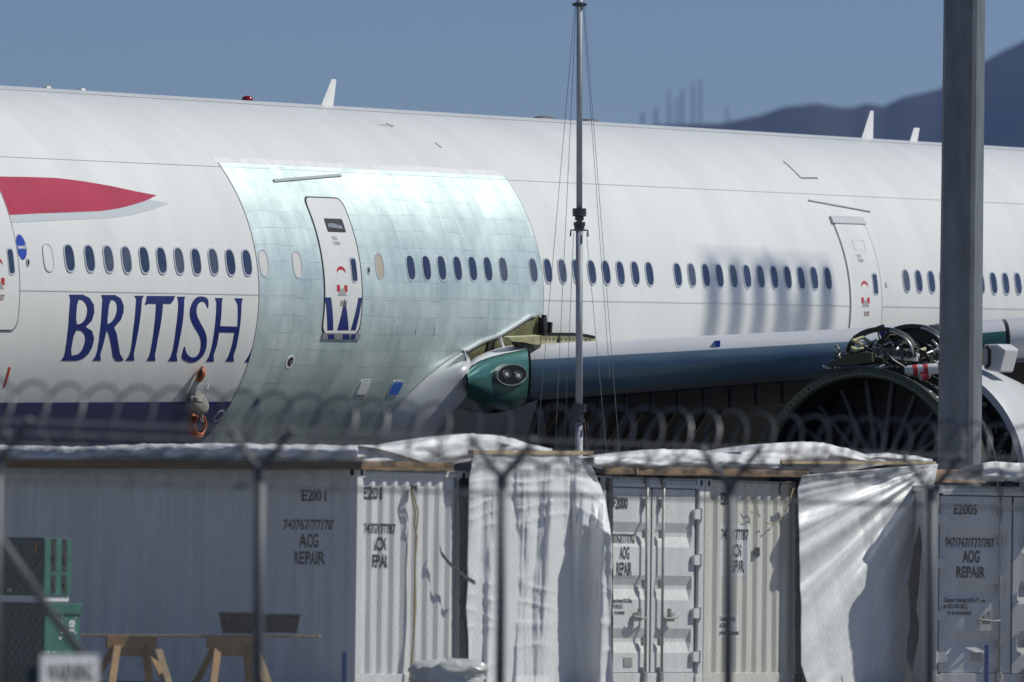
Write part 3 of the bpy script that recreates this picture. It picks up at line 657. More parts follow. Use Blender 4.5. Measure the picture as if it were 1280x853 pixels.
    # inner frames, curved lip, shadow plate
    def strip(nm, pts, wd, m, off, th=0.03):
        L = [pix2cyl(x, y) for x, y in pts]; mb = MB(); rows = []
        for i, (s, p) in enumerate(L):
            a = L[max(0, i-1)]; b = L[min(len(L)-1, i+1)]; d = V((b[0]-a[0], (b[1]-a[1])*R)).normalized(); q = V((-d.y, d.x))*wd/2
            o1, o2 = (s+q.x, p+q.y/R), (s-q.x, p-q.y/R)
            rows.append([cyl(*o1, R+off-th), cyl(*o1, R+off), cyl(*o2, R+off), cyl(*o2, R+off-th)])
        mb.grid(rows); return mb.build(nm, m, A)
    strip('bay_lip', [(578, 439), (600, 427), (622, 419), (642, 407), (661, 395), (668, 394)], 0.035, M_FRAME, 0.05, 0.045)
    strip('frame', [(613, 424), (610, 440), (608, 456)], 0.22, mat('bay_shadow_brown', (.02, .018, .01), .8), 0.04)  # dark strip, the shade inside the bay put into its colour
    strip('curved_frame', [(618, 420), (621, 430), (626, 438), (632, 444), (638, 449)], 0.045, M_LABEL, 0.12, 0.04)
    strip('curved_frame', [(643, 430), (646, 433), (649, 437)], 0.04, M_LABEL, 0.14, 0.04)
    strip('frame', [(673, 395), (674, 410), (673, 424), (674, 436)], 0.12, M_BLACK, 0.12, 0.1)
    strip('frame', [(679, 402), (678, 415), (679, 432)], 0.06, M_DKOLIVE, 0.16, 0.1)
    def plate(nm, pts, off, th, m):
        a = []; b = []
        for x, y in pts:
            s, p = pix2cyl(x, y, R+off); a.append(cyl(s, p, R+off)); b.append(cyl(s, p, R+off-th))
        n = len(a); mb = MB(); mb.add(a+b, [tuple(range(n))]+[(i, n+i, n+(i+1) % n, (i+1) % n) for i in range(n)]); return mb.build(nm, m, A)
    plate('bracket', [(636, 422), (660, 421), (675, 420), (675, 431), (668, 431), (655, 428), (640, 427)], 0.42, 0.10, M_OLIVEL)
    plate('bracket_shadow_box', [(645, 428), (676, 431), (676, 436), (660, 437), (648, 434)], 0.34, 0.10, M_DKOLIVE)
    rp = plate('toothed_rib', [(676, 420), (690, 418.5), (705, 418), (725, 419), (738, 421), (745, 424.5), (745, 428), (720, 430), (700, 431), (676, 432)], 0.30, 0.06, M_OLIVEL)
    for i in range(24):
        x = 679+i*2.7; y = 418.2 + (0.0 if x < 712 else (x-712)**2*0.0045)
        s, p = pix2cyl(x, y, R+0.3); MB().cbox(cyl(s, p, R+0.29), T*.035, N*.09, U*.05).build('tooth', M_BLACK, rp)
    for x in (698, 726): s, p = pix2cyl(x, 425, R+.3); MB().cbox(cyl(s, p, R+.305), T*.03, N*.03, U*.13).build('rib_slot', M_BLACK, rp)
    for i in range(12):
        x = 682+i*5; s, p = pix2cyl(x, 424.5, R+.3); MB().cbox(cyl(s, p, R+.303), T*.02, N*.02, U*.022).build('rivet_hole', M_BLACK, rp)
    # ================= engine
    cE = le(1092, 603) + FW*3.6; cE = at(1078, 602, cE.y)
    AX = T
    E = MB()
    E.lathe(cE, AX, [(0.02, 1.62), (0, 1.64), (0, 1.79), (.05, 1.79), (.06, 1.72), (.55, 1.70), (.57, 1.77), (.62, 1.77), (.64, 1.70), (1.15, 1.68), (1.17, 1.78), (1.24, 1.78)], 96)
    eng = E.build('engine', M_DKGREEN, A, True, auto=30)
    I = MB(); I.lathe(cE, AX, [(1.3, 0.4), (1.3, 1.60), (0.02, 1.625)], 96); I.build('fan_duct', mat('fan_duct_black', (.008, .009, .008), .5), eng, True, auto=30)
    FL = MB(); FL.lathe(cE, AX, [(-.012, 1.66), (-.012, 1.76), (0.0, 1.77)], 96); FL.build('front_flange', mat('flange_green', (.08, .10, .065), .4, .3), eng, True)
    x = V((0, 0, 1)); x = (x-AX*x.dot(AX)).normalized(); y = AX.cross(x)
    bolts = MB()
    for i in range(110):
        t = 2*math.pi*i/110; d = x*math.cos(t)+y*math.sin(t); tt = -x*math.sin(t)+y*math.cos(t)
        for h, r in ((-.02, 1.72), (.595, 1.785)): bolts.cbox(cE+AX*h+d*r, AX*.03, d*.022, tt*.022)
    o = bolts.build('flange_bolts', M_DKSTEEL, eng); o['kind'] = 'stuff'
    for i in range(40):
        t = .08+i*.045; d = x*math.cos(t)+y*math.sin(t); tt = -x*math.sin(t)+y*math.cos(t)
        if i % 2 == 0: MB().cbox(cE+AX*.36+d*1.715, AX*.09, d*.035, tt*.045).build('bracket', mat('pale_clip', (.5, .5, .42), .5), eng)
    mv = mat('vane_grey', (.08, .084, .092), .4, .2)
    for i in range(22):
        t = 2*math.pi*i/22+.12; d = x*math.cos(t)+y*math.sin(t); tt = -x*math.sin(t)+y*math.cos(t)
        o_ = cE+AX*.75; b = (AX*.9+tt*.42).normalized(); p = d.cross(b)
        mb = MB(); L = []
        for r, ch in ((.42, .22), (1.6, .13)): L += [o_+d*r+b*(-ch/2), o_+d*r+p*.018, o_+d*r+b*(ch/2), o_+d*r-p*.018]
        mb.add(L, [(0, 1, 5, 4), (1, 2, 6, 5), (2, 3, 7, 6), (3, 0, 4, 7)]); mb.build('guide_vane', mv, eng, True)
    MB().lathe(cE, AX, [(.45, .001), (.5, .15), (.62, .3), (.8, .42), (1.29, .45)], 32).build('hub', M_DKSTEEL, eng, True)
    # core and aft cowl
    MB().lathe(cE, AX, [(1.31, .95), (2.0, .8), (3.6, .75), (5.5, .55), (6.2, .35)], 40).build('engine_core', M_DKSTEEL, eng, True, auto=30)
    cow = MB(); cow.lathe(cE, AX, [(2.15, 1.74), (2.0, 1.80), (2.02, 1.90), (2.3, 1.96), (3.2, 1.93), (4.4, 1.72), (5.3, 1.42), (5.32, 1.36)], 96)
    cw = cow.build('rear_cowl', mat('cowl_grey_paint', (.52, .53, .55), .35, var=.05), eng, True, auto=35)
    MB().lathe(cE, AX, [(5.3, 1.36), (3.0, 1.45), (2.3, 1.66), (2.14, 1.745)], 96).lathe(cE, AX, [(3.3, .7), (3.3, 1.47)], 48).build('cowl_lining', M_DKGREEN, cw, True)
    for i in range(14):
        t = .3+i*.13; d = x*math.cos(t)+y*math.sin(t); tt = -x*math.sin(t)+y*math.cos(t)
        MB().cbox(cE+AX*(2.5+.35*(i % 3))+d*1.56, AX*.09, d*.06, tt*.05).build('clip', mat('pale_clip', (.5, .5, .42), .5), cw)
    rn = random.Random(11)
    for i in range(60):
        t0 = rn.uniform(0.3, 2.4); h0 = rn.uniform(1.25, 2.9); L = []; hh = h0; t = t0; r = rn.uniform(.95, 1.5)
        for k in range(8):
            d = x*math.cos(t)+y*math.sin(t); L.append(cE+AX*hh+d*(r+.05*math.sin(k*2+i)))
            if (i+k) % 3 == 0: hh += rn.uniform(.05, .25)
            else: t += rn.uniform(-.02, .13)
        MB().tube(L, rn.choice((.012, .018, .028)), 6).build('pipe', rn.choice((M_STEEL, M_STEEL, M_DKSTEEL, M_OLIVEL)), eng, True)
    # pylon and exposed strut structure
    pb = MB(); tp = cE + V((0, 0, 1.86))
    pb.add([tp+AX*.9+N*-.22+V((0, 0, 0)), tp+AX*.9+N*.22, tp+AX*.9+N*.18+V((0, 0, .35)), tp+AX*.9+N*-.18+V((0, 0, .35)), tp+AX*5+N*-.25+V((0, 0, -.2)), tp+AX*5+N*.25+V((0, 0, -.2)), tp+AX*5+N*.22+V((0, 0, .2)), tp+AX*5+N*-.22+V((0, 0, .2))],
           [(0, 1, 2, 3), (7, 6, 5, 4), (0, 4, 5, 1), (1, 5, 6, 2), (2, 6, 7, 3), (3, 7, 4, 0)]); pb.build('pylon', M_DKOLIVE, A)
    def loc(px, py, dd=0.0):     # point near the front of the pylon
        return at(px, py, cE.y+dd)
    for px, py, rr, dd in ((1101, 438, .55, .5), (1140, 434, .55, 1.4), (1166, 436, .42, 2.0)):
        c = loc(px, py+8, dd); L = [c+N*(rr*math.cos(t))*1.05+V((0, 0, rr*.72*math.sin(t))) for t in [math.pi*i/20 for i in range(21)]]
        mb = MB(); rows = [[p-AX*.06, p+V((0, 0, .07))-AX*.06, p+V((0, 0, .07))+AX*.12, p+AX*.12, p-AX*.06] for p in L]; mb.grid(rows); (mb.add([p+AX*.11 for p in L], [tuple(range(len(L)))]) if dd > 1 else None); mb.build('pylon_hoop', M_DKGREEN, A, True, auto=30)
        L2 = [p*1.0+V((0, 0, .03))-AX*.065 for p in L[0:9]]; MB().tube(L2, .022, 6).build('hoop_edge', M_STEEL, A, True)
    o_ = MB(); L = [loc(1032, 459), loc(1040, 451), loc(1060, 444), loc(1080, 440), loc(1090, 441), loc(1090, 453), loc(1066, 457)]
    o_.add(L+[p+AX*.5 for p in L], [tuple(range(7))]+[(i, 7+i, 7+(i+1) % 7, (i+1) % 7) for i in range(7)]+[tuple(reversed(range(7, 14)))]); o_.build('shroud', mat('shroud_olive', (.05, .052, .028), .5), A, False, bevel=.01)
    b_ = MB(); P0, P1 = loc(1091, 446, .1), loc(1146, 452, .3); d = P1-P0; b_.box(P0, d, V((0, 0, .12)), AX*.1); bm_ = b_.build('beam', M_WHITEP, A)
    for i in range(6): MB().cbox(P0+d*(.08+.15*i)+V((0, 0, .1))-AX*.03, d.normalized()*.09, V((0, 0, .1)), AX*.07).build('beam_clamp', M_DKSTEEL, bm_)
    rn = random.Random(5)
    for i in range(95):
        px = rn.uniform(1040, 1172); py = 455-14*math.sin((px-1040)/132*3.1)+rn.uniform(-10, 9); P = loc(px, py, rn.uniform(0.1, .9)); L = [P]
        for k in range(4): P = P + V((rn.uniform(-.14, .2), rn.uniform(-.05, .1), rn.uniform(-.13, .11))); L.append(P)
        MB().tube(L, rn.choice((.01, .014, .022, .03)), 6).build('pipe', rn.choice((M_STEEL, M_STEEL, M_DKSTEEL, M_BLACK, M_OLIVEL)), A, True)
    for (x0, y0, x1, y1) in ((1131, 464, 1172, 461), (1149, 471, 1160, 467)):
        P0, P1 = loc(x0, y0, -.1), loc(x1, y1, -.05); tb = MB().tube([P0, P0*.9+P1*.1, P1], [.05, .085, .085], 14).build('sleeve', M_WHITEP, A, True, auto=40)
        for k in (.3, .62): c = P0*(1-k)+P1*k; dd = (P1-P0).normalized()*.035; MB().tube([c-dd, c+dd], .09, 14).build('red_band', M_REDBAND, tb, True, auto=40)
    # white strut panel beyond the pole
    L = [at(1229, 431, cE.y+1.6), at(1247, 430, cE.y+1.6), at(1257.5, 437, cE.y+1.6), at(1250, 466, cE.y+1.6), at(1229, 462, cE.y+1.6)]
    mb = MB(); mb.add(L+[p+AX*.5 for p in L], [tuple(range(5))]+[(i, 5+i, 5+(i+1) % 5, (i+1) % 5) for i in range(5)]); mb.build('strut_panel', mat('cowl_grey_paint', (.52, .53, .55), .35), A, False, bevel=.03)
    MB().tube([at(1233, 432, cE.y+1.55), at(1237, 437, cE.y+1.55), at(1237, 455, cE.y+1.55), at(1233, 460, cE.y+1.55)], .03, 6).build('strut_seal', M_BLACK, A)
    # landing gear, hidden behind the containers but carrying the aircraft
    def gear(s, off, n_ax, r, nm):
        c = C0+T*s+N*off; c.z = GZ
        g = MB(); g.tube([V((c.x, c.y, GZ+r)), C0+T*s+N*off+U*-2.3], .18, 12); gg = g.build(nm, M_GREY, A)
        for a in range(n_ax):
            for q in (-.45, .45):
                o = c+T*((a-(n_ax-1)/2)*1.45)+N*q+V((0, 0, r)); w_ = MB(); w_.lathe(o-N*.2, N, [(0, .1), (0, r*.85), (.06, r), (.34, r), (.4, r*.85), (.4, .1)], 24); w_.build('wheel', M_BLACK, gg, True, auto=30)
    gear(-17, 0, 1, .54, 'nose_gear'); gear(21.5, 5.2, 3, .66, 'main_gear'); gear(21.5, -5.2, 3, .66, 'main_gear')
wing_and_engine()

# ================================================================= CONTAINERS
P1 = V((-1.890, 105.560, GZ)); TC = V((0.552, 0.8338, 0)).normalized(); BK = V((-TC.y, TC.x, 0)); NC = -BK   # row direction, into the container, out of the lit end faces
CL, CW, CH = 6.058, 2.438, 2.691
def corr_profile(x, x0, x1, pitch, dep):
    """inward depth of a trapezoid corrugation at x"""
    if x <= x0 or x >= x1: return 0.0
    q = ((x-x0)/pitch) % 1.0
    if q < 0.26: return 0.0
    if q < 0.5: return dep*(q-0.26)/0.24
    if q < 0.76: return dep
    return dep*(1-(q-0.76)/0.24)
def corr_breaks(x0, x1, pitch):
    n = int((x1-x0)/pitch)+1; r = []
    for i in range(n):
        for q in (0, .26, .5, .76):
            x = x0+(i+q)*pitch
            if x0 < x < x1: r.append(x)
    return [x0]+sorted(set(round(v, 5) for v in r))+[x1]
class Cont:
    def __init__(s, o, ax, bk, label, m, name='shipping_container', length=CL):
        s.o = V(o); s.ax = ax; s.bk = bk; s.m = m; s.L = length
        s.e = thing(name, s.o+ax*CW/2+bk*length/2, label, 'container', 'shipping containers of the repair depot')
        pt = s.pt; m_ = m
        for x in (0, CW-.12):
            for y in (0, length-.12): MB().box(pt(x, y, .11), ax*.12, bk*.12, V((0, 0, CH-.22))).build('corner_post', m_, s.e, bevel=.008)
        for x in (-.004, CW-.174):
            for y in (-.004, length-.158):
                for z in (0, CH-.118):
                    q = MB().box(pt(x, y, z), ax*.178, bk*.162, V((0, 0, .118))).build('corner_casting', m_, s.e, bevel=.008)
                    if z > 1:
                        for c, a, b, n_ in ((pt(x+.089, y-.001, z+.06), ax*.05, V((0, 0, .07)), bk*.006), (pt(x-.001, y+.081, z+.06), bk*.05, V((0, 0, .07)), ax*.006)):
                            MB().cbox(c, a, b, n_).build('casting_hole', M_BLACK, q)
        for y in (0.02, length-.08):
            MB().box(pt(.174, y, CH-.085), ax*(CW-.348), bk*.06, V((0, 0, .07))).build('top_rail', m_, s.e, bevel=.005); MB().box(pt(.174, y, .0), ax*(CW-.348), bk*.06, V((0, 0, .14))).build('bottom_rail', m_, s.e, bevel=.005)
        for x in (0.01, CW-.07):
            MB().box(pt(x, .158, CH-.085), ax*.06, bk*(length-.316), V((0, 0, .07))).build('top_rail', m_, s.e, bevel=.005); MB().box(pt(x, .158, .0), ax*.06, bk*(length-.316), V((0, 0, .14))).build('bottom_rail', m_, s.e, bevel=.005)
        MB().box(pt(.02, .02, CH-.04), ax*(CW-.04), bk*(length-.04), V((0, 0, .03))).build('roof', m_, s.e)
        MB().box(pt(.05, .05, .10), ax*(CW-.1), bk*(length-.1), V((0, 0, .04))).build('floor', M_WOOD, s.e)
        s.sp = .278; s.wall(pt(.035, length-.12, 0), -bk, ax, length-.24, s.sp, 'side_wall'); s.wall(pt(CW-.035, .12, 0), bk, -ax, length-.24, s.sp, 'side_wall')
        s.wall(pt(CW-.12, length-.035, 0), -ax, -bk, CW-.24, .25, 'end_wall')
    def pt(s, x, y, z): return s.o+s.ax*x+s.bk*y+V((0, 0, z))
    def wall(s, o, d, inn, ln, pitch, nm):
        xs = corr_breaks(0, ln, pitch); mb = MB()
        rows = [[o+d*x+inn*corr_profile(x, 0, ln, pitch, .036)+V((0, 0, z)) for x in xs] for z in (.13, CH-.075)]
        mb.grid(rows); return mb.build(nm, s.m, s.e)
    def front_wall(s): return s.wall(s.pt(.12, .035, 0), s.ax, s.bk, CW-.24, .25, 'end_wall')
    def ends(s, z): return s.pt(0, 0, z)
    def front_uv(s, px, py):
        P = on_plane(px, py, s.o, s.bk); q = P-s.o; return q.dot(s.ax), q.z
    def side_uv(s, px, py):
        P = on_plane(px, py, s.o, s.ax); q = P-s.o; return q.dot(s.bk), q.z
    def front_text(s, txt, x0, y0, x1, y1, corr, m=M_STENCIL, nm='lettering', lift=.004, parent=None, uv=None):
        u0, v1 = s.front_uv(x0, y0) if uv is None else (uv[0], uv[3]); u1, v0 = s.front_uv(x1, y1) if uv is None else (uv[2], uv[1])
        bm = text_mesh(txt, (u0, v0, u1, v1)) if txt else flat_mesh([[(u0, v0), (u1, v0), (u1, v1), (u0, v1)]])
        if corr:
            fn = lambda x, y, l: s.pt(x, .035+corr_profile(x-.12, 0, CW-.24, .25, .036)-lift, y)
            cx = [b+.12 for b in corr_breaks(0, CW-.24, .25) if u0-.3 < b+.12 < u1+.3]
        else: fn = lambda x, y, l: s.pt(x, .047+(s_door(y) if .275 <= x <= 1.097 or x >= 1.341 else 0)-lift, y); cx = [.272, .276, .24]
        return wrap(bm, cx, [] if corr else [z for z in DOORZ if v0 < z < v1], fn, nm, m, parent or s.e, False)
    def side_text(s, txt, x0, y0, x1, y1, m=M_STENCIL, nm='lettering', lift=.004):
        u0, v1 = s.side_uv(x0, y0); u1, v0 = s.side_uv(x1, y1); ln = s.L-.24
        # side u runs backwards in the picture: flip
        bm = text_mesh(txt, (-u0, v0, -u1, v1)) if txt else flat_mesh([[(-u0, v0), (-u1, v0), (-u1, v1), (-u0, v1)]])
        fn = lambda x, y, l: s.pt(.035+corr_profile(s.L-.12+x, 0, ln, s.sp, .036)-lift, -x, y)
        cx = [b-(s.L-.12) for b in corr_breaks(0, ln, s.sp)]
        cx = [c for c in cx if min(-u0, -u1) < c < max(-u0, -u1)]
        return wrap(bm, cx, [], fn, nm, m, s.e, False)
    def doors(s, leaves=(0, 1), n_rods=1):
        ax, bk = s.ax, s.bk; lw = (CW-.30)/2
        for k in leaves:
            x0 = .15+k*lw
            xs = [0, .075, .125, lw-.125, lw-.075, lw-.006]; zs = sorted(DOORZ); rows = []
            for z in zs:
                r = []
                for i, xx in enumerate(xs): r.append(s.pt(x0+.003+xx, .047+(s_door(z) if 2 <= i <= 3 else 0), z))
                rows.append(r)
            mb = MB(); mb.grid(rows); d = mb.build('door', s.m, s.e)
            # perimeter gasket
            g_ = MB()
            for a in ((x0+lw-.012 if k == 0 else x0-.012),): g_.box(s.pt(a, .04, .15), ax*.024, bk*.02, V((0, 0, CH-.27)))
            g_.build('door_gasket', mat('gasket_grey', (.12, .12, .125), .7), d)
            xr = x0+(lw-.20 if k == 0 else .20)
            rods = [xr]
            for xr in rods:
                rod = MB().tube([s.pt(xr, -.012, .06), s.pt(xr, -.012, CH-.03)], .0185, 10).build('lock_rod', M_RUST, d, True)
                for z in (.16, .55, 1.3, 1.95, CH-.34):
                    MB().cbox(s.pt(xr, .012, z), ax*.075, bk*.06, V((0, 0, .11))).build('rod_guide', M_RUST, rod, bevel=.006)
                for z in (.09, CH-.07): MB().cbox(s.pt(xr, -.005, z), ax*.075, bk*.05, V((0, 0, .12))).build('cam_keeper', M_RUST, rod, bevel=.008)
                sg = -1 if k == 0 else 1
                h_ = MB(); h_.tube([s.pt(xr, -.035, .86), s.pt(xr+sg*.1, -.06, .85), s.pt(xr+sg*.3, -.06, .87), s.pt(xr+sg*.34, -.05, .88)], .014, 8); h_.cbox(s.pt(xr+sg*.2, -.02, .87), ax*.09, bk*.06, V((0, 0, .12))); h_.cbox(s.pt(xr+sg*.16, -.02, .93), ax*.03, bk*.05, V((0, 0, .1))); h_.build('handle', M_RUST, d)
            xh = .09 if k == 0 else CW-.09
            for z in (.35, .92, 1.62, 2.22):
                hg = MB(); hg.cbox(s.pt(xh+(.06 if k == 0 else -.06), .01, z), ax*.20, bk*.05, V((0, 0, .13))); hg.tube([s.pt(xh, -.012, z-.085), s.pt(xh, -.012, z+.085)], .022, 8); hg.build('hinge', s.m, d, bevel=.004)
            MB().box(s.pt(.118 if k == 0 else CW-.132, .046, .15), ax*.014, bk*.01, V((0, 0, CH-.27))).build('door_gasket', mat('gasket_grey', (.12, .12, .125), .7), d)
        MB().box(s.pt(.174, -.002, CH-.135), ax*(CW-.348), bk*.022, V((0, 0, .05))).build('door_header', s.m, s.e)
        MB().box(s.pt(.15, .05, CH-.152), ax*(CW-.30), bk*.02, V((0, 0, .018))).build('header_gap', M_DKSTEEL, s.e)
DOORZ = [.15]
GRO = (0.43, 1.12, 1.81)
for z in GRO: DOORZ += [z-.03+.0, z+.11, z+.16, z+.29]
DOORZ += [CH-.15]
def s_door(z):
    for g0 in GRO:
        a, b, c, d = g0-.03, g0+.11, g0+.16, g0+.29
        if a <= z <= d:
            if z < b: return .05*(z-a)/(b-a)
            if z < c: return .05
            return .05*(1-(z-c)/(d-c))
    return 0.0

def containers():
    q = lambda k: P1+TC*k
    c1 = Cont(q(0), TC, BK, 'long white container nearest the fence with shaded corrugated side, lettered E2001', M_CONTW); c1.front_wall()
    c2 = Cont(q(2.82), TC, BK, 'container covered by the white plastic curtain beside the E2001 container', M_CONTW); c2.front_wall()
    c3 = Cont(q(5.62), TC, BK, 'white container with lit ribbed end doors and lock rods, lettered E2000', M_CONTW); c3.doors()
    c4 = Cont(q(8.075), TC, BK, 'cream container with closed corrugated end beside the E2000 doors', M_CONTC); c4.front_wall()
    c5 = Cont(q(10.54), TC, BK, 'container covered by the white plastic curtain nearest the E2005 door', M_CONTW); c5.front_wall()
    ax6 = V((0.94, 0.34, 0)).normalized(); bk6 = V((-ax6.y, ax6.x, 0))
    o6 = on_plane(1161.5, 845, V((0, 115.6, 0)), V((0, 1, 0))); o6.z = GZ
    c6 = Cont(o6, ax6, bk6, 'white container with shaded door facing the camera, lettered E2005', M_CONTW); c6.doors()
    # E2001 side and end
    c1.side_text('', 346, 645, 422, 711, mat('patch_grey', (.64, .645, .65), .5), 'label_patch', .002)
    c1.side_text('E2001', 375, 612, 404, 627); c1.side_text('747/767/777/787', 352, 649, 416, 663); c1.side_text('AOG', 372, 667, 396, 685); c1.side_text('REPAIR', 365, 689, 403, 706)
    c1.front_text('E2001', 460, 608, 481, 625, True); c1.front_text('747/767/777/787', 461, 654, 497, 668, True); c1.front_text('AOG', 470, 671, 488, 689, True); c1.front_text('REPAIR', 468, 693, 490, 710, True)
    # E2000 door
    c3.front_text('', 767, 683, 799, 722, False, M_LABEL, 'label_patch', .003)
    c3.front_text('E2000', 770, 621, 788, 637, False, lift=.006); c3.front_text('747/767/777/787', 768, 667, 800, 680, False, lift=.006); c3.front_text('AOG', 778, 683, 790, 700, False, lift=.006); c3.front_text('REPAIR', 774, 703, 793, 720, False, lift=.006)
    c3.front_text('Contact Everett AOG Office\nat 425-342-2612\nprior to movement', 767, 748, 793, 770, False, lift=.006)
    d = [o for o in c3.e.children if o.name.startswith('door') and 'header' not in o.name][0]
    u, v = c3.front_uv(788, 828); MB().cbox(c3.pt(u, .042, v), TC*.2, BK*.01, V((0, 0, .12))).build('data_plate', mat('plate_grey', (.3, .3, .29), .5), d)
    # cream container
    c4.front_text('', 905, 655, 939, 721, True, M_LABEL, 'label_patch', .002)
    c4.front_text('E2003', 906, 616, 921, 632, True); c4.front_text('747/767/777/787', 907, 661, 938, 676, True); c4.front_text('AOG', 916, 680, 932, 697, True); c4.front_text('REPAIR', 915, 700, 935, 716, True)
    c4.front_text('', 903, 768, 927, 798, True, M_LABEL, 'label_patch', .002); c4.front_text('Contact Everett\nAOG Office\nprior to movement', 905, 770, 926, 796, True)
    u, v = c4.front_uv(949, 690); MB().cbox(c4.pt(u, .03, v), TC*.10, BK*.02, V((0, 0, .12))).build('vent', M_DKSTEEL, c4.e)
    # E2005 door
    c6.front_text('E2005', 1194, 630, 1223, 644, False, lift=.006); c6.front_text('747/767/777/787', 1184, 672, 1246, 685, False, lift=.006); c6.front_text('AOG', 1205, 688, 1226, 704, False, lift=.006); c6.front_text('REPAIR', 1197, 708, 1233, 723, False, lift=.006)
    c6.front_text('Contact Everett AOG Office\nat 425-342-2612\nprior to movement', 1181, 747, 1233, 771, False, lift=.006)
    d = [o for o in c6.e.children if o.name.startswith('door') and 'header' not in o.name][0]
    for x in (1218, 1226): u, v = c6.front_uv(x, 821); MB().cbox(c6.pt(u, .043, v), ax6*.075, bk6*.012, V((0, 0, .12))).build('door_plate', mat('cream_plate', (.5, .45, .36), .5), d)
    return c1, c2, c3, c4, c5, c6
CONT = containers()

# ================================================================= PLASTIC SHEETS AND BOARDS
def row_plane(off): return P1+NC*off
def on_row(px, py, off): return on_plane(px, py, P1+NC*off, NC)
def on_left(px, py, off): return on_plane(px, py, P1-TC*off, TC)
def interp(tab, x):
    if x <= tab[0][0]: return tab[0][1]
    for (a, ya), (b, yb) in zip(tab, tab[1:]):
        if x <= b:
            k = (x-a)/(b-a); k = k*k*(3-2*k) if False else k; return ya+(yb-ya)*k
    return tab[-1][1]
def fbm(p, o=4): return noise.fractal(V(p), 0.9, 2.0, o)

def curtain_one():
    """plastic curtain hanging over the second container"""
    nx, ny = 150, 150; rows = []
    top = [(0, 566), (.1, 563.5), (.35, 564), (.8, 565), (.9, 572), (1, 588)]; left = [(0, 592), (.1, 586), (.3, 585), (.6, 583), (1, 588)]
    right = [(0, 742), (.12, 757), (.3, 765), (.55, 764), (.75, 764), (.9, 768), (1, 775)]
    for j in range(ny+1):
        b = j/ny; r = []
        xl, xr = interp(left, b), interp(right, b)
        for i in range(nx+1):
            a = i/nx; px = xl+(xr-xl)*a; yt = interp(top, a); py = yt+(890-yt)*b
            px += 1.2*noise.noise(V((b*9, 3 if a > .5 else 7, 0)))*abs(a-.5)*2
            m = px*0.01
            # large shape: lit flat part, a valley, then the free edge swings out towards the camera
            vx = 712 + 8*b*b + 2.0*noise.noise(V((b*4, 1.0, 2)))
            off = .05+.16*math.exp(-b/.16)
            off += .05*min(1, max(0, (px-588)/30))*math.sin((px-585)*.075+1.5*b)*min(1, b*3)*(1 if px < vx else .3) + .035*math.sin((px-585)*.19+3*b)*min(1, b*4)
            k = (px-vx)/(765-vx)
            if k > 0: off += (.44*k*min(1, max(0, b-.07)*5.0)) - .05*math.exp(-k*9)
            ed = min(1, max(0, (px-586)/24))
            off += ed*min(1, b*5)*(.085*abs(noise.noise(V((px*.036+.5*b, b*1.0, 3)))) + .04*abs(noise.noise(V((px*.085+b*.9, b*1.8, 9)))) + .012*abs(noise.noise(V((px*.2+b*3, b*7, 5)))))
            off += .012*(1-abs(noise.noise(V((px*.014, b*7+px*.006*math.sin(b*5), 8)))))**14 + .004*noise.noise(V((px*.1, b*26+px*.04, 2)))
            if b > .86: off += (b-.86)*.6*(.5+.5*math.sin(px*.05))
            r.append(on_row(px, py, max(off, .06)))
        rows.append(r)
    mb = MB(); mb.grid(rows)
    tag(mb.build('plastic_curtain', M_TARP, None, True, solid=.004), 'wrinkled white plastic curtain hanging between the E2001 and E2000 containers', 'plastic sheet')
    tag(MB().box(on_row(592, 568, .22), on_row(742, 569, .22)-on_row(592, 568, .22), V((0, 0, .05)), NC*-.09).build('pine_batten', M_WOODL, None, bevel=.004), 'pale pine batten along the top of the curtain beside the E2001 container', 'board')
curtain_one()

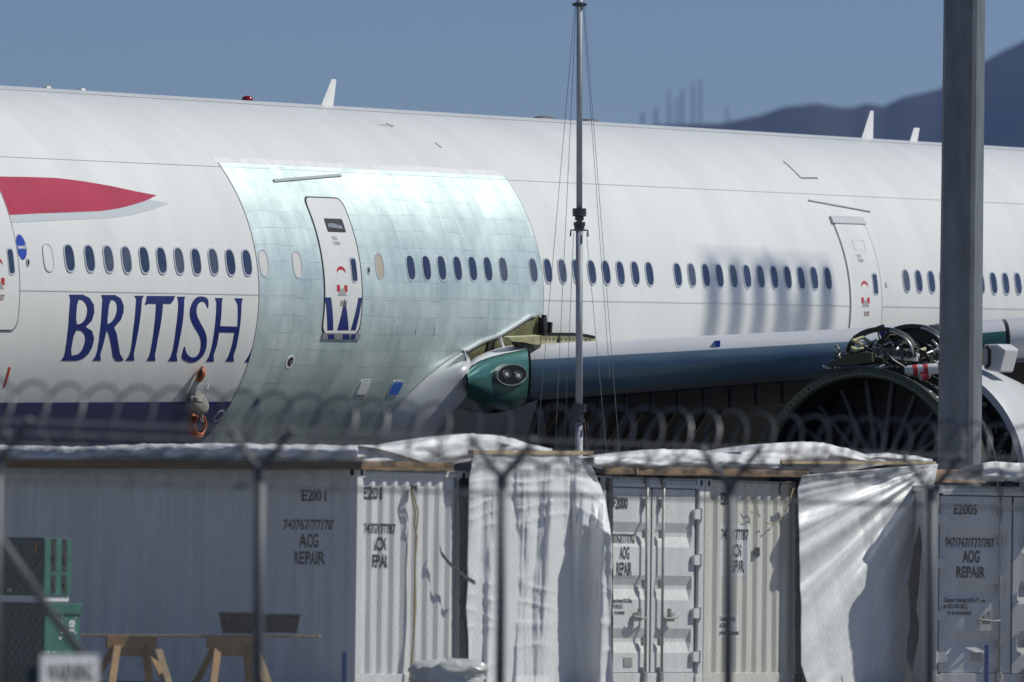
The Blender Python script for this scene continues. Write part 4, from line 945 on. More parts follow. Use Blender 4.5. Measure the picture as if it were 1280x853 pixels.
def curtain_two():
    nx, ny = 160, 150; rows = []
    left = [(0, 1003), (.06, 997), (.3, 999), (.6, 1001), (.8, 1001), (.9, 1010), (1, 1016)]; right = [(0, 1172), (.1, 1166), (.2, 1158), (.4, 1160), (1, 1160)]
    for j in range(ny+1):
        b = j/ny; r = []; xl, xr = interp(left, b), interp(right, b)
        for i in range(nx+1):
            a = i/nx; px = xl+(xr-xl)*a; yt = 594-14*a if a < .5 else 587-7*(a-.5)*2; py = yt+(890-yt)*b
            px += 1.0*noise.noise(V((b*10, 5 if a > .5 else 9, 0)))*abs(a-.5)*2
            off = .13+.04*math.sin(a*9+2*b)
            # taut diagonal folds fanning from the upper right corner
            ang = math.atan2((py-580), (1172-px)+1e-3); rr = math.hypot(py-580, px-1172)
            fold = .035*math.sin(ang*34)*math.exp(-((ang-.75)/.45)**2)*min(1, rr/60)*max(0, 1-b*.9)
            off += fold + .05*math.sin(ang*13+1)*max(0, 1-b)*min(1, rr/80)
            off += .10*math.exp(-b/.14)
            if a > .55: off += (a-.55)*.5*b
            off += .035*abs(noise.noise(V((px*.03-b*1.2, b*1.3, 11)))) + .03*abs(noise.noise(V((ang*14, rr*.008, 6))))*max(0, 1-b*.6) + .004*noise.noise(V((px*.12, b*26, 4)))
            if b > .8 and a < .3: off += .05*math.sin(b*60+px*.2)*(b-.8)*3
            r.append(on_row(px, py, max(off, .05)))
        rows.append(r)
    mb = MB(); mb.grid(rows)
    o = thing('plastic_curtain', on_row(1080, 850, .1), 'taut white plastic curtain with a black tape strip beside the E2005 container', 'plastic sheet')
    mb.build('sheet', M_TARP, o, True, solid=.004)
    # black tape strip down the sheet
    L = [(1157, 640), (1155, 660), (1149, 676), (1145, 700), (1142, 730), (1141, 760), (1143, 780), (1141, 800), (1137, 830), (1135, 860), (1134, 880)]
    mb = MB(); rows = []
    for i, (x, y) in enumerate(L):
        wd = 5.5+1.5*math.sin(i*2.1); b = (y-580)/310; rows.append([on_row(x-wd, y, .30+.35*b), on_row(x+wd, y+1, .32+.37*b)])
    mb.grid(rows); mb.build('tape_strip', mat('black_tape', (.02, .021, .024), .5), o, False, solid=.004)
curtain_two()

def bulge_strip(name, prof, fn, label, m=M_TARPROOF, depth=.15, seed=0, base=.04):
    """tarpaulin bunched along a roof edge: prof = (px, top, bottom)"""
    rows = []; x0, x1 = prof[0][0], prof[-1][0]; n = int((x1-x0)/2.2)
    tp = [(p[0], p[1]) for p in prof]; bt = [(p[0], p[2]) for p in prof]
    for i in range(n+1):
        px = x0+(x1-x0)*i/n; t, b = interp(tp, px), interp(bt, px); r = []
        for j in range(22):
            k = j/14
            if j <= 14:
                a = -1.25+k*2.82; py = (t+b)/2-(b-t)/2*math.sin(max(-1.57, min(1.57, a))); off = base+depth*max(0, math.cos(a))**.7
                off += .03*noise.noise(V((px*.02, j*.2, seed))) + .07*abs(noise.noise(V((px*.02+j*.06, j*.17, seed)))) + .028*abs(noise.noise(V((px*.07-j*.22, j*.3, seed+3)))) - .03
                p = fn(px, py+1.6*fbm((px*.06, j*.4, seed+7)), off)
            else:
                p = r[14] + back(fn)*((j-14)*.24) + V((0, 0, -.012*(j-14)**1.5))
            r.append(p)
        rows.append(r)
    mb = MB(); mb.grid(rows)
    o = mb.build(name, m, None, True, solid=.004); return tag(o, label, 'tarpaulin', 'tarpaulins on the container roofs')
def back(fn): return BK if fn is on_row else TC
bulge_strip('roof_tarpaulin', [(-60, 558, 578), (0, 557, 578), (90, 559, 578), (180, 556, 578), (300, 555, 578), (380, 557, 579), (447, 558, 580)], on_left, 'crumpled pale tarpaulin along the shaded long roof edge of the E2001 container', depth=.26, seed=2)
bulge_strip('roof_tarpaulin', [(440, 558, 579), (500, 557, 580), (520, 553, 580), (545, 548, 578), (575, 544, 574), (600, 543, 572), (625, 545, 570), (650, 552, 570), (690, 562, 572)], on_row, 'tall heap of crumpled tarpaulin above the first plastic curtain', depth=.09, seed=12, base=-.14)
bulge_strip('roof_tarpaulin', [(742, 572, 584), (770, 568, 584), (830, 562, 584), (870, 563, 584), (930, 570, 585), (975, 573, 586)], on_row, 'low pale tarpaulin on the roof above the E2000 doors', seed=22)
bulge_strip('roof_tarpaulin', [(925, 566, 582), (960, 556, 581), (1000, 552.5, 580), (1030, 554, 579), (1060, 562, 578), (1085, 570, 578), (1110, 567, 577), (1140, 570, 577), (1166, 575, 579)], on_row, 'rounded white tarpaulin heap above the taut plastic curtain', seed=32, base=-.12)
def e5(px, py, off): return on_plane(px, py, V((5.6, 115.4, 0))-V((-0.34, 0.94, 0)).normalized()*off, V((-0.34, 0.94, 0)).normalized())
def back(fn): return BK if fn is on_row else (TC if fn is on_left else V((-0.34, 0.94, 0)))
bulge_strip('roof_tarpaulin', [(1228, 579, 602), (1250, 578, 602), (1300, 580, 604), (1380, 580, 606)], e5, 'blue-grey shaded tarpaulin on the roof of the E2005 container', seed=42)

def boards():
    def board(nm, A_, B_, h, d, m, label, bow=0.0):
        n = 8; mb = MB(); L = []
        dv = (B_-A_); 
        for i in range(n+1):
            p = A_+dv*(i/n)+V((0, 0, bow*math.sin(i*1.9))); L.append([p, p+V((0, 0, h)), p+V((0, 0, h))+d, p+d, p])
        mb.grid(L); mb.add(L[0][:4], [(0, 1, 2, 3)]); mb.add(L[-1][:4], [(3, 2, 1, 0)])
        return tag(mb.build(nm, m, None, bevel=.004), label, 'board', 'boards along the container roofs')
    a, b = on_left(-60, 585, .36), on_left(452, 587.5, .36); board('wooden_board', a, b, .105, TC*.05, M_WOOD, 'long brown board along the roof edge of the E2001 container', .004)
    a, b = on_row(450, 587.5, .06), on_row(567, 589, .06); board('wooden_board', a, b, .105, BK*.05, M_WOOD, 'brown board along the roof edge over the lit end of the E2001 container', .004)
    a, b = on_row(757, 593, .14), on_row(1012, 597, .14); board('wooden_board', a, b, .115, BK*.05, M_WOOD, 'brown board above the E2000 doors and the cream container', .004)
    a, b = on_row(978, 580, .2), on_row(1170, 581, .2); board('wooden_board', a, b, .04, BK*.09, M_WOODL, 'pale pine board along the top of the taut curtain by the lamp pole')
    a, b = on_row(1165, 603, -.15), on_row(1232, 604, -.15); board('wooden_board', a, b, .18, BK*.05, M_WOOD, 'short brown board behind the top of the E2005 door')
    for x in (796.5,):
        P = on_row(x, 586, .15); tag(MB().cbox(P, TC*.05, NC*.02, V((0, 0, .12))).build('wooden_cleat', M_WOODL, None), 'small pale cleat nailed on the brown board above the E2000 doors', 'cleat')
boards()

# ================================================================= POLES AND MAST
def lamp_pole():
    D = 123.5; b = at(1199, 600, D); b.z = GZ
    o = thing('lamp_pole', b, 'thick grey square steel lamp pole standing behind the E2005 container', 'pole')
    mb = MB(); ax = V((0.94, -0.342, 0)); bx = V((-0.342, -0.94, 0))   # right-hand lit face normal = ax
    c0 = V((0, 0, 0)); rows = []
    w0, w1, zt = .262, .235, 22.0; ch = .05
    tilt = V((0.0, 0, 0))
    for z, w_ in ((0, .275), (6.5, .258), (zt, w1)):
        p = b+V((0, 0, z))+tilt*z; wa, wb = w_, w_*1.0
        L = [ax*wa+bx*(wb-ch), ax*wa-bx*(wb-ch), ax*(wa-ch)-bx*wb, -ax*(wa-ch)-bx*wb, -ax*wa-bx*(wb-ch), -ax*wa+bx*(wb-ch), -ax*(wa-ch)+bx*wb, ax*(wa-ch)+bx*wb]
        rows.append([p+q for q in L]+[p+L[0]])
    mb.grid(rows); mb.build('shaft', M_POLE, o)
    MB().cbox(b+V((0, 0, .03)), V((.9, 0, 0)), V((0, .9, 0)), V((0, 0, .06))).build('base_plate', M_POLE, o)
    for i in range(4):
        c = b+V((0, 0, zt-.4))+V((1.0, .2, 0))*(i-1.5)*.9; MB().cbox(c, V((.6, 0, 0)), V((0, .5, 0)), V((0, 0, .5))).build('floodlight', M_DKSTEEL, o)
    MB().cbox(b+V((0, 0, zt-.1)), V((3.6, .7, 0)), V((-.02, .12, 0)), V((0, 0, .12))).build('crossbar', M_POLE, o)
lamp_pole()

def mast():
    D = 122.0; b = at(726.5, 600, D); b.z = GZ; tp = at(724.5, -40, D)
    o = thing('guyed_mast', b, 'slim grey telescopic mast with thin guy wires in front of the wing', 'mast')
    S = FPX/D; pz = lambda y: at(725, y, D).z
    ln = lambda z: b + (tp-b)*((z-b.z)/(tp.z-b.z))
    z1, z2, zt = pz(530), pz(285), tp.z
    MB().tube([ln(GZ), ln(z1)], .055, 14).build('lower_section', M_GALV, o, True)
    MB().tube([ln(z1), ln(z2)], .050, 14).build('middle_section', M_GALV, o, True)
    MB().tube([ln(z2), ln(zt)], .043, 14).build('upper_section', M_GALV, o, True)
    for za, ys in ((z2, (263, 268, 273, 280, 284)), (z1, (508, 513, 519, 526))):
        for i, y in enumerate(ys):
            z = pz(y); w_ = (.10, .10, .065, .085, .075)[i]
            MB().lathe(ln(z), V((0, 0, 1)), [(-.03, .04), (-.03, w_), (.025, w_), (.025, .04)], 14).build('collar', M_DKSTEEL, o)
        for k in (-1, 1): MB().tube([ln(pz(ys[-1]+4))+V((k*.05, 0, 0)), ln(pz(ys[-1]+4))+V((k*.12, -.02, .0)), ln(pz(ys[-1]+4))+V((k*.125, -.02, -.09))], .013, 6).build('guy_bracket', M_DKSTEEL, o)
    zr = pz(6); MB().lathe(ln(zr), V((0, 0, 1)), [(-.03, .04), (-.03, .07), (.03, .07), (.03, .04)], 14).build('collar', M_DKSTEEL, o)
    for k in (-1, 1): MB().tube([ln(zr)+V((k*.04, 0, 0)), ln(zr)+V((k*.10, -.02, .0))], .02, 6).build('guy_bracket', M_DKSTEEL, o)
    mw = mat('guy_wire_grey', (.22, .225, .24), .5, .4); mo = mat('guy_wire_tan', (.22, .14, .08), .7)
    def guy(x0, y0, x1, y1, m=mw, r=.004, dd=0): MB().tube([at(x0, y0, D), at(x1, y1, D+dd)], r, 5).build('guy_wire', m, o)
    for a in ((718.5, 8, 664, 640), (720, 8, 690, 640), (730.5, 8, 780, 640), (729, 8, 762, 470)): guy(*a)
    for a in ((717, 291, 702, 640), (733, 291, 765, 640)): guy(*a)
    for a in ((720, 530, 708, 640), (731, 530, 741, 640)): guy(*a, m=mo)
mast()

def shadow_mast():
    """mast added out of view to cast the shadow bars on the cabin wall"""
    s, p = pix2cyl(963, 395); Q = cyl(s, p); k = 15.0/SUN_DIR.x*1.0
    c = Q + SUN_DIR*(26.0/math.hypot(SUN_DIR.x, SUN_DIR.y)); b = V((c.x+6, c.y+4, GZ))
    o = thing('shadow_caster_mast', b, 'added unseen mast with a row of boxes casting shadow bars on the airliner', 'pole')
    hd = T.copy(); hd.z = 0; hd.normalize()
    MB().tube([b, V((b.x, b.y, c.z+1.2))], [.3, .18], 12).build('shaft', M_POLE, o, True)
    MB().tube([V((b.x, b.y, c.z+1.1)), V((c.x, c.y, c.z+1.1))], .1, 8).build('arm', M_POLE, o, True)
    MB().cbox(c+V((0, 0, 1.05)), hd*5.2, V((hd.y, -hd.x, 0))*.05, V((0, 0, .05))).build('crossbar', M_POLE, o)
    for i in range(6):
        q = c + hd*((i-2.5)*.90)
        MB().cbox(q+V((0, 0, -.02)), hd*.40, V((hd.y, -hd.x, 0))*.3, V((0, 0, 1.5))).build('floodlight', M_DKSTEEL, o, bevel=.03)  # boxes shaped and spaced for their shadow bars, no working lamps
shadow_mast()

# ================================================================= YARD THINGS IN FRONT OF THE CONTAINERS
def yard():
    # green equipment cabinets, left; faces parallel to the container side
    D = 101.5
    ax = V((-BK.x, -BK.y, 0)); dk = V((TC.x, TC.y, 0))    # ax = rightwards along the shaded side, dk = away
    base = at(20, 720, D)
    fp = V((base.x, base.y, 0)); fn_ = dk
    def fr(px, py, off=0.0): return on_plane(px, py, fp-dk*off, dk)
    def rt(px, py, X): return on_plane(px, py, X, ax)
    def cabinet(x0, xm, x1, y0, y1, lab, front_m, side_m, nm, slots):
        P = fr(xm, y0); Q = fr(xm, y1); h = P.z-Q.z if y1 < 860 else P.z-GZ
        L = (fr(x0, y0)-P).length
        # depth so that the lit end spans xm..x1
        d = 0.2
        while True:
            q = MC.transposed() @ (P+dk*d-EYE); 
            if 640+FPX*q.x/-q.z >= x1 or d > 3: break
            d += .01
        zb = P.z-h
        o = thing(nm, V((P.x, P.y, zb)) - ax*L/2 + dk*d/2, lab, 'cabinet', 'green equipment cabinets by the fence')
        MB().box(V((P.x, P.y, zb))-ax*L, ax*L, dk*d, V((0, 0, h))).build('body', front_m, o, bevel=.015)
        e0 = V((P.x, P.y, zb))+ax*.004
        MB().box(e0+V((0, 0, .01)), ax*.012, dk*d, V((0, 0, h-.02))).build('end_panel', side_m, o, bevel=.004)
        return o, e0, d, h, L
    o, e0, d, h, L = cabinet(-40, 55, 88, 672, 745, 'upper green cabinet with slotted lit end, stacked at the far left', M_GREENB_SHADED, M_GREENB, 'equipment_cabinet', 2)
    for k in (.33, .74):
        for z0, z1 in ((.42, .98), (.05, .36)): MB().box(e0+ax*.012+dk*(d*(k-.09))+V((0, 0, h*z0)), ax*.006, dk*d*.17, V((0, 0, h*(z1-z0)))).build('slot', M_BLACK, o)
        for z0 in (.6, .68, .2): MB().cbox(e0+ax*.02+dk*(d*k)+V((0, 0, h*z0)), ax*.03, dk*d*.1, V((0, 0, .04))).build('latch', M_DKSTEEL, o)
    P = fr(12, 738, .01); MB().cbox(P, ax*.07, dk*.02, V((0, 0, .05))).build('badge', mat('tan_badge', (.4, .33, .25), .6), o)
    P = fr(45, 685, .01); MB().cbox(P, ax*.025, dk*.02, V((0, 0, .14))).build('orange_mark', M_ORANGE, o)
    pal = MB(); P = fr(56, 744); pal.box(fr(-38, 752)+dk*.02, fr(53, 752)-fr(-38, 752), dk*(d*.95), V((0, 0, .075))); pal.build('dunnage', M_LABEL, o)
    o, e0, d, h, L = cabinet(-40, 55, 98, 754, 900, 'lower green cabinet with scuffed lit end, under the slotted one', M_GREENB_SHADED, M_GREENB, 'equipment_cabinet', 0)
    MB().box(e0+ax*.0+V((0, 0, h-.13)), ax*.04, dk*d*1.02, V((0, 0, .13))).build('lid_rim', M_GREENB, o, bevel=.008)
    rn = random.Random(2)
    for i in range(14):
        MB().cbox(e0+ax*.015+dk*(d*rn.uniform(.08, .92))+V((0, 0, h*rn.uniform(.4, .85))), ax*.003, dk*rn.uniform(.02, .06), V((0, 0, rn.uniform(.01, .03)))).build('paint_chip', M_LABEL, o)
    for z in (0, .05, .1): MB().cbox(e0+ax*.015+dk*(d*.78)+V((0, 0, h-.22-z)), ax*.003, dk*.1, V((0, 0, .03))).build('stencil_mark', M_LABEL, o)
    # sawhorses with plank and tubs
    D2 = 103.2
    def sawhorse(xc, w_, lab):
        z = at(xc, 797, D2).z; c = at(xc, 797, D2); g0 = V((c.x, c.y, GZ))
        o = thing('sawhorse', g0, lab, 'sawhorse', 'wooden sawhorses by the E2001 container')
        a2 = V((0.93, 0.36, 0)); hw = w_/2/FPX*D2
        MB().cbox(c+V((0, 0, -.06)), a2*(hw*2), V((-.36, .93, 0))*.09, V((0, 0, .14))).build('top_beam', M_SAW, o, bevel=.005)
        for sx in (-1, 1):
            for sy in (-1, 1):
                p0 = c+a2*(sx*hw*.62)+V((-.36, .93, 0))*(sy*.06)+V((0, 0, -.1)); p1 = V((p0.x, p0.y, GZ))+a2*(sx*.16)+V((-.36, .93, 0))*(sy*.28)
                dv = p1-p0; sd = a2*.09; fw = V((-.36, .93, 0))*.04
                MB().box(p0-sd/2-fw/2, sd, fw, dv).build('leg', M_SAW, o)
        MB().box(c+a2*(-hw*.6)+V((0, 0, -.13)), a2*hw*1.2, V((-.36, .93, 0))*-.02, V((0, 0, -.1))).build('gusset', M_SAW, o)
    sawhorse(164, 66, 'wooden sawhorse nearer the green cabinets'); sawhorse(290, 66, 'wooden sawhorse below the black tubs')
    a, b = at(100, 796.5, D2-.1), at(400, 798, D2+.1); tag(MB().box(a, b-a, V((0, .28, 0)), V((0, 0, .032))).build('plank', M_WOODL, None, bevel=.003), 'thin wooden plank laid across the two sawhorses', 'plank')
    def tub(x0, x1, y0, y1, lab, yy):
        p0, p1 = at(x0, y1, yy), at(x1, y1, yy); q0, q1 = at(x0-4, y0, yy), at(x1+4, y0, yy); mb = MB(); w_ = V((0, .24, 0))
        o = thing('black_tub', (p0+p1)/2, lab, 'tub', 'black tubs on the plank')
        z = p0.z; a, b = V((p0.x, p0.y, z)), V((p1.x, p0.y, z)); zt = q0.z; c, d_ = V((q0.x, p0.y-.04, zt)), V((q1.x, p0.y-.04, zt))
        wt = w_+V((0, .08, 0))
        mb.add([a, b, b+w_, a+w_, c, d_, d_+wt, c+wt], [(3, 2, 1, 0), (0, 1, 5, 4), (1, 2, 6, 5), (2, 3, 7, 6), (3, 0, 4, 7)]); mb.build('basin', M_TUB, o, solid=.012)
        r = MB(); r.tube([c, d_, d_+wt, c+wt], .018, 6, closed=True); r.build('rim', M_TUB, o)
    tub(278, 316, 767, 792, 'black tub with flared rim on the plank, left of the fence post', D2-.05)
    tub(328, 371, 769, 791, 'black tub on the plank, right of the fence post', D2+.02)
    # leaning offcuts and blue stakes
    for (x0, y0, x1, y1, lab) in ((198, 812, 212, 858, 'pale pine offcut leaning on the sawhorse nearer the green cabinets'), (322, 815, 337, 860, 'pale pine offcut leaning on the sawhorse below the tubs')):
        a, b = at(x0, y0, D2-.5), at(x1, y1+35, D2-.9); b.z = GZ; tag(MB().box(a-V((.035, 0, 0)), V((.075, 0, .01)), V((0, .03, 0)), b-a).build('pine_offcut', M_WOODL, None), lab, 'board')
    for (x, y, D3, lab) in ((430.5, 815, 104.4, 'slim blue stake at the corner of the E2001 container'), (1233.5, 806, 113.2, 'slim blue stake in front of the E2005 door')):
        t_ = at(x, y, D3); o = thing('blue_stake', V((t_.x, t_.y, GZ)), lab, 'stake', 'blue stakes in the yard')
        MB().box(V((t_.x-.03, t_.y, GZ)), V((.06, 0, 0)), V((0, .06, 0)), V((0, 0, t_.z-GZ))).build('post', M_BLUE, o, bevel=.008); MB().box(V((t_.x-.05, t_.y-.02, GZ)), V((.10, 0, 0)), V((0, .10, 0)), V((0, 0, .03))).build('foot', M_BLUE, o)
    # rope down the end of container one
    L = [(517, 612), (514.5, 617), (515.5, 626), (519.5, 640), (518, 655), (521, 672), (519, 700), (518.5, 730), (518, 760), (517.5, 790), (516, 815), (513.5, 850), (512, 868)]
    o = thing('rope', on_row(513, 866, .02), 'tan rope hanging down the lit end of the E2001 container', 'rope')
    MB().tube([on_row(x, y, .05) for x, y in L], .013, 6).build('strand', M_ROPE, o, True)
    MB().tube([on_row(x+(3.5 if 1 < i < 5 else 1.6*math.sin(i)), y, .05) for i, (x, y) in enumerate(L)], .010, 6).build('strand', M_ROPE, o, True)
    MB().cbox(on_row(517.5, 611, .03), TC*.07, NC*.06, V((0, 0, .08))).build('hook', M_DKSTEEL, o)
    # black strap
    L = [(550, 684), (552, 692), (560, 702), (566, 708), (572, 713), (583, 722), (594, 729)]
    rows = [[on_row(x, y-2.6, .08+.02*i), on_row(x, y+2.6, .09+.02*i)] for i, (x, y) in enumerate(L)]
    mb = MB(); mb.grid(rows); tag(mb.build('strap', M_BLACK, None, False, solid=.006), 'black strap sticking out beside the curtain at the E2001 container', 'strap')
    # black strips in the container gaps: the gaps' shade put into colour
    for (x0, x1, off, lab) in ((574, 586, .03, 'black strip holding the shade of the gap right of the E2001 container'), (994, 1003, .03, 'black strip holding the shade of the gap right of the cream container'), (757, 766, .13, 'black strip holding the gap shade left of the E2000 doors')):
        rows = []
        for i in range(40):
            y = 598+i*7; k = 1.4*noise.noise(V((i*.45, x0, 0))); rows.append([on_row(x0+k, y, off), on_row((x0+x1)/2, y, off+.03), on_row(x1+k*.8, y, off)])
        mb = MB(); mb.grid(rows); tag(mb.build('gap_shade_strip', M_BLACK, None, False, solid=.004), lab, 'tarpaulin')
    # plastic wrapped bundle at the foot of curtain one
    c = at(560, 848, 104.6); c.z = GZ; rn = random.Random(4)
    o = thing('wrapped_bundle', c, 'low bundle wrapped in clear plastic at the foot of the first curtain', 'bundle')
    rows = []
    for i in range(29):
        t = 2*math.pi*i/28; r = []
        for j in range(14):
            k = j/13; rr = (.46 if k < .7 else .46*math.cos((k-.7)/.3*1.5))*(1+.22*noise.noise(V((math.cos(t)*2.6, math.sin(t)*2.6, j*.6)))); z = (.25*min(1, k/.7)+.06*math.sin(max(0, k-.7)/.3*1.57)+.11*noise.noise(V((math.cos(t)*3, math.sin(t)*3, j*.4)))*k)
            r.append(c+V((rr*math.cos(t)*.98, rr*math.sin(t)*.6, z)))
        rows.append(r)
    mb = MB(); mb.grid(rows); mb.build('wrap', mat('cloudy_plastic_wrap', (.55, .56, .55), .2, var=.2, vscale=6, bump=.4, bscale=10), o, True)
    MB().cbox(c+V((0, 0, .1)), V((.56, 0, 0)), V((0, .3, 0)), V((0, 0, .2))).build('crate', M_WOODL, o)
    # loose wires on the cream container
    for L in ([(930, 606), (938, 622), (947, 640), (950, 646), (944, 641), (938, 640)], [(992, 610), (985, 632), (975, 650), (966, 655), (956, 654)], [(976, 604), (974, 612), (975, 618)]):
        tag(MB().tube([on_row(x, y, .04) for x, y in L], .007 if L[0][0] != 976 else .014, 5).build('loose_cable', M_DKSTEEL if L[0][0] == 976 else M_ROPE, None, True), {930: 'thin loose cable kinked at the top of the cream container', 992: 'thin loose cable sagging at the right top of the cream container', 976: 'short dark hook of cable at the cream container top'}[L[0][0]], 'cable')
    # straps and connectors hung on the fuselage
    s, p = pix2cyl(246, 470); F0 = cyl(s, p, R+.04)
    def fz(px, py, off=.1): s, p = pix2cyl(px, py, R+off); return cyl(s, p, R+off)
    o = thing('cable_bundle', fz(248, 548), 'orange cable coil and canvas pouch hung on the airliner below the lettering', 'cable')
    for r_ in range(7):
        c = fz(248, 531, .13); L = []
        for i in range(29):
            t = 2*math.pi*i/28; q = 1+.05*math.sin(r_*2.3+t*2); L.append(c+T*(.20*q*(1-.03*r_)*math.cos(t))+U*((.185-.006*r_)*q*math.sin(t)-.01*(r_ % 3))+N*(.012*(r_-3)))
        MB().tube(L[:-1], .016, 6, closed=True).build('coil_turn', M_ORANGE, o, True)
    MB().tube([fz(254, 460, .06), fz(251, 468, .1), fz(249, 475, .08)], [.04, .075, .05], 10).build('connector', M_ORANGE, o, True)
    MB().tube([fz(253, 459, .14), fz(251, 466, .18), fz(249, 472, .16)], [.02, .035, .02], 8).build('connector_body', mat('brown_black', (.05, .02, .012), .5), o, True)
    MB().tube([fz(247, 476, .06), fz(243, 484, .08), fz(240, 492, .06), fz(236, 499, .06)], [.05, .045, .06, .03], 10).build('sleeve', mat('pale_plastic_sleeve', (.45, .45, .43), .4), o, True)
    rows = []
    for i in range(13):
        t = i/12; px = 236+21*t; py = 499+10*t; r_ = .16*math.sin(.35+t*2.3)+.02
        rows.append([fz(px, py, .10)+(U*math.cos(a)+N*math.sin(a)*.6)*r_*(1+.25*noise.noise(V((i*.8, a*2, 3)))) for a in [2*math.pi*j/14 for j in range(15)]])
    mb = MB(); mb.grid(rows); mb.build('pouch', M_BAG, o, True)
    for L in ([(256, 475), (257, 490), (255, 502)], [(249, 512), (250, 520), (252, 527)], [(252, 512), (253, 520), (254, 528)], [(258, 470), (259, 480), (261, 485)]): MB().tube([fz(x, y, .2) for x, y in L], .008, 5).build('tie', M_LABEL, o)
    MB().cbox(fz(259.5, 483, .2), T*.04, N*.01, U*.07).build('tag', M_LABEL, o)
yard()

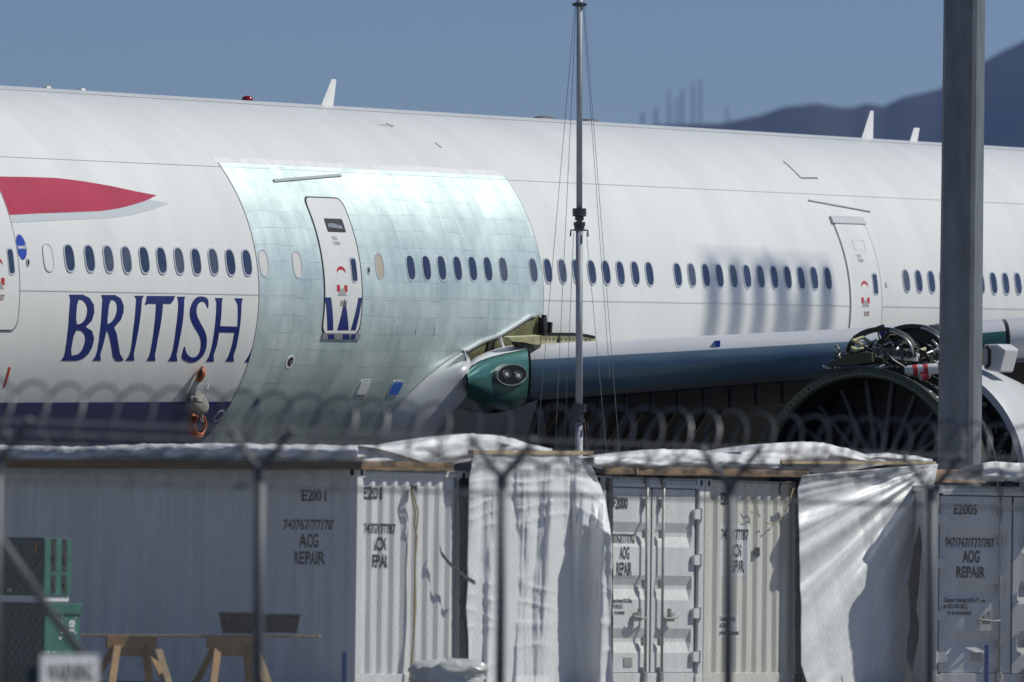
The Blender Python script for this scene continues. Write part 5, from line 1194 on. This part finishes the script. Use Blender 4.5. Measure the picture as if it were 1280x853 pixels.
# ================================================================= FENCE (out of focus, nearest the camera)
def fence():
    F0 = V((-1.7326, 59.2723, GZ)); al = 0.98615; fd = V((math.cos(al), math.sin(al), 0)); fnn = V((fd.y, -fd.x, 0)); SP = 3.05
    fx = (-4, 325, 628, 913, 1165, 1400); zt = 1.95
    o = thing('chain_link_fence', F0+fd*4, 'blurred chain-link fence with V-shaped arms and razor wire coil, nearest the camera', 'fence')
    def on_f(px, z):
        P = on_plane(px, 600, F0, fnn); P.z = z; return P
    posts = [on_f(x, 0) for x in fx]
    for P in posts:
        ps = MB().tube([V((P.x, P.y, GZ)), V((P.x, P.y, zt))], .036, 12).build('post', M_FENCE, o, True)
        MB().lathe(V((P.x, P.y, zt)), V((0, 0, 1)), [(-.06, .046), (.03, .046), (.05, .02)], 12).build('cap', M_FENCE, ps, True)
        for sg in (-1, 1):
            MB().tube([V((P.x, P.y, zt)), V((P.x, P.y, zt))+fnn*(sg*.27)+V((0, 0, .30))], .024, 8).build('arm', M_FENCE, ps)
    A_, B_ = posts[0]-fd*3, posts[-1]+fd*2; ln = (B_-A_).length
    for z, r in ((zt-.10, .012), (GZ+.12, .008)): MB().tube([V((A_.x, A_.y, z)), V((B_.x, B_.y, z))], r, 6).build('tension_wire', M_WIRE, o)
    for sg in (-1, 1):
        for k in (.45, .72, .98):
            q = fnn*(sg*.27*k)+V((0, 0, zt+.30*k)); MB().tube([V((A_.x, A_.y, 0))+q, V((B_.x, B_.y, 0))+q], .0028, 4).build('barbed_wire', M_WIRE, o)
    # chain-link fabric
    mb = MB(); h0, h1 = GZ+.05, zt-.06; hh = h1-h0; p = .075; n = int((ln+hh)/p)
    for i in range(n):
        for sg in (-1, 1):
            u0 = -hh+i*p
            a, b = u0, u0+hh
            za, zb = (h0, h1) if sg > 0 else (h1, h0)
            t0 = max(0, (0-a)/hh); t1 = min(1, (ln-a)/hh)
            if t1 <= t0: continue
            q0 = A_+fd*(a+hh*t0)+fnn*(sg*.002); q1 = A_+fd*(a+hh*t1)+fnn*(sg*.002)
            mb.tube([V((q0.x, q0.y, za+(zb-za)*t0)), V((q1.x, q1.y, za+(zb-za)*t1))], .0019, 3, caps=False)
    fb = mb.build('chain_link_fabric', M_WIRE, o); fb['kind'] = 'stuff'
    # razor wire coil lying in the V
    L = []; pitch = .40; rad_ = .245; N_ = int(ln/pitch*40)
    for i in range(N_):
        t = i/40*2*math.pi; d = i/40*pitch; w_ = 1+.04*math.sin(i*.013)
        L.append(A_+fd*(d+.10*math.sin(t))+fnn*(rad_*w_*math.cos(t))+V((0, 0, zt+.31+rad_*w_*math.sin(t)+.015*math.sin(i*.006))))
    for p_ in L: p_.z += 0
    L = [V((p_.x, p_.y, p_.z-GZ if False else p_.z)) for p_ in L]
    L = [V((p_.x, p_.y, p_.z - A_.z)) for p_ in L]
    mb = MB(); mb.tube(L, .0085, 4, caps=False)
    for i in range(0, len(L)-2, 2):
        d = (L[i+1]-L[i]).normalized(); x = d.cross(fd).normalized(); c = L[i]
        mb.add([c-d*.022, c+x*.02, c+d*.022, c-x*.02], [(0, 1, 2, 3)])
    rz = mb.build('razor_wire_coil', M_WIRE, o)
    # diagonal brace and gate corner at the left
    a, b = on_plane(-30, 634, F0-fnn*.05, fnn), on_plane(104, 822, F0-fnn*.05, fnn); MB().tube([a, b+(b-a)*.5], .033, 10).build('brace', M_FENCE, o, True)
    # warning sign
    q = lambda x, y, f=.06: on_plane(x, y, F0+fnn*f, fnn)
    tl, tr, bl = q(50, 818), q(124, 820), q(50, 905); up = V((0, 0, 1)); w_ = (tr-tl); hgt = (tl-bl).length
    wd = math.hypot(w_.x, w_.y); ux = V((w_.x, w_.y, 0)).normalized(); org = V((tl.x, tl.y, tl.z-hgt))
    s = thing('warning_sign', org+ux*wd/2, 'white warning sign wired to the fence at the lower left', 'sign')
    bm = flat_mesh([rrect(0, 0, wd, hgt, .03)]); wrap(bm, [], [], lambda x, y, l: org+ux*x+up*y+fnn*(.004+l), 'plate', M_SIGN, s, False, .006)
    bm = flat_mesh([rrect(.012, .012, wd-.012, hgt-.012, .025), rrect(.02, .02, wd-.02, hgt-.02, .02)]); wrap(bm, [], [], lambda x, y, l: org+ux*x+up*y+fnn*.006, 'border', M_STENCIL, s, False)
    y1 = hgt*(1-.12); y0 = hgt*(1-.42)
    wrap(text_mesh('WARNING', (wd*.1, y0, wd*.9, y1), .02), [], [], lambda x, y, l: org+ux*x+up*y+fnn*.007, 'lettering', M_STENCIL, s, False)
fence()

# ================================================================= HAZE
def haze():
    m = bpy.data.materials.new('desert_haze'); m.use_nodes = True; n = m.node_tree.nodes; l = m.node_tree.links
    n.remove(n['Principled BSDF']); v = n.new('ShaderNodeVolumePrincipled'); v.inputs['Color'].default_value = (0.20, 0.42, 1.0, 1); v.inputs['Density'].default_value = 1.8e-5; v.inputs['Anisotropy'].default_value = 0.2
    l.new(v.outputs[0], n['Material Output'].inputs['Volume'])
    o = MB().box((-16500, -300, GZ-1), (33000, 0, 0), (0, 19800, 0), (0, 0, 1400)).build('haze', m); o['kind'] = 'stuff'
haze()
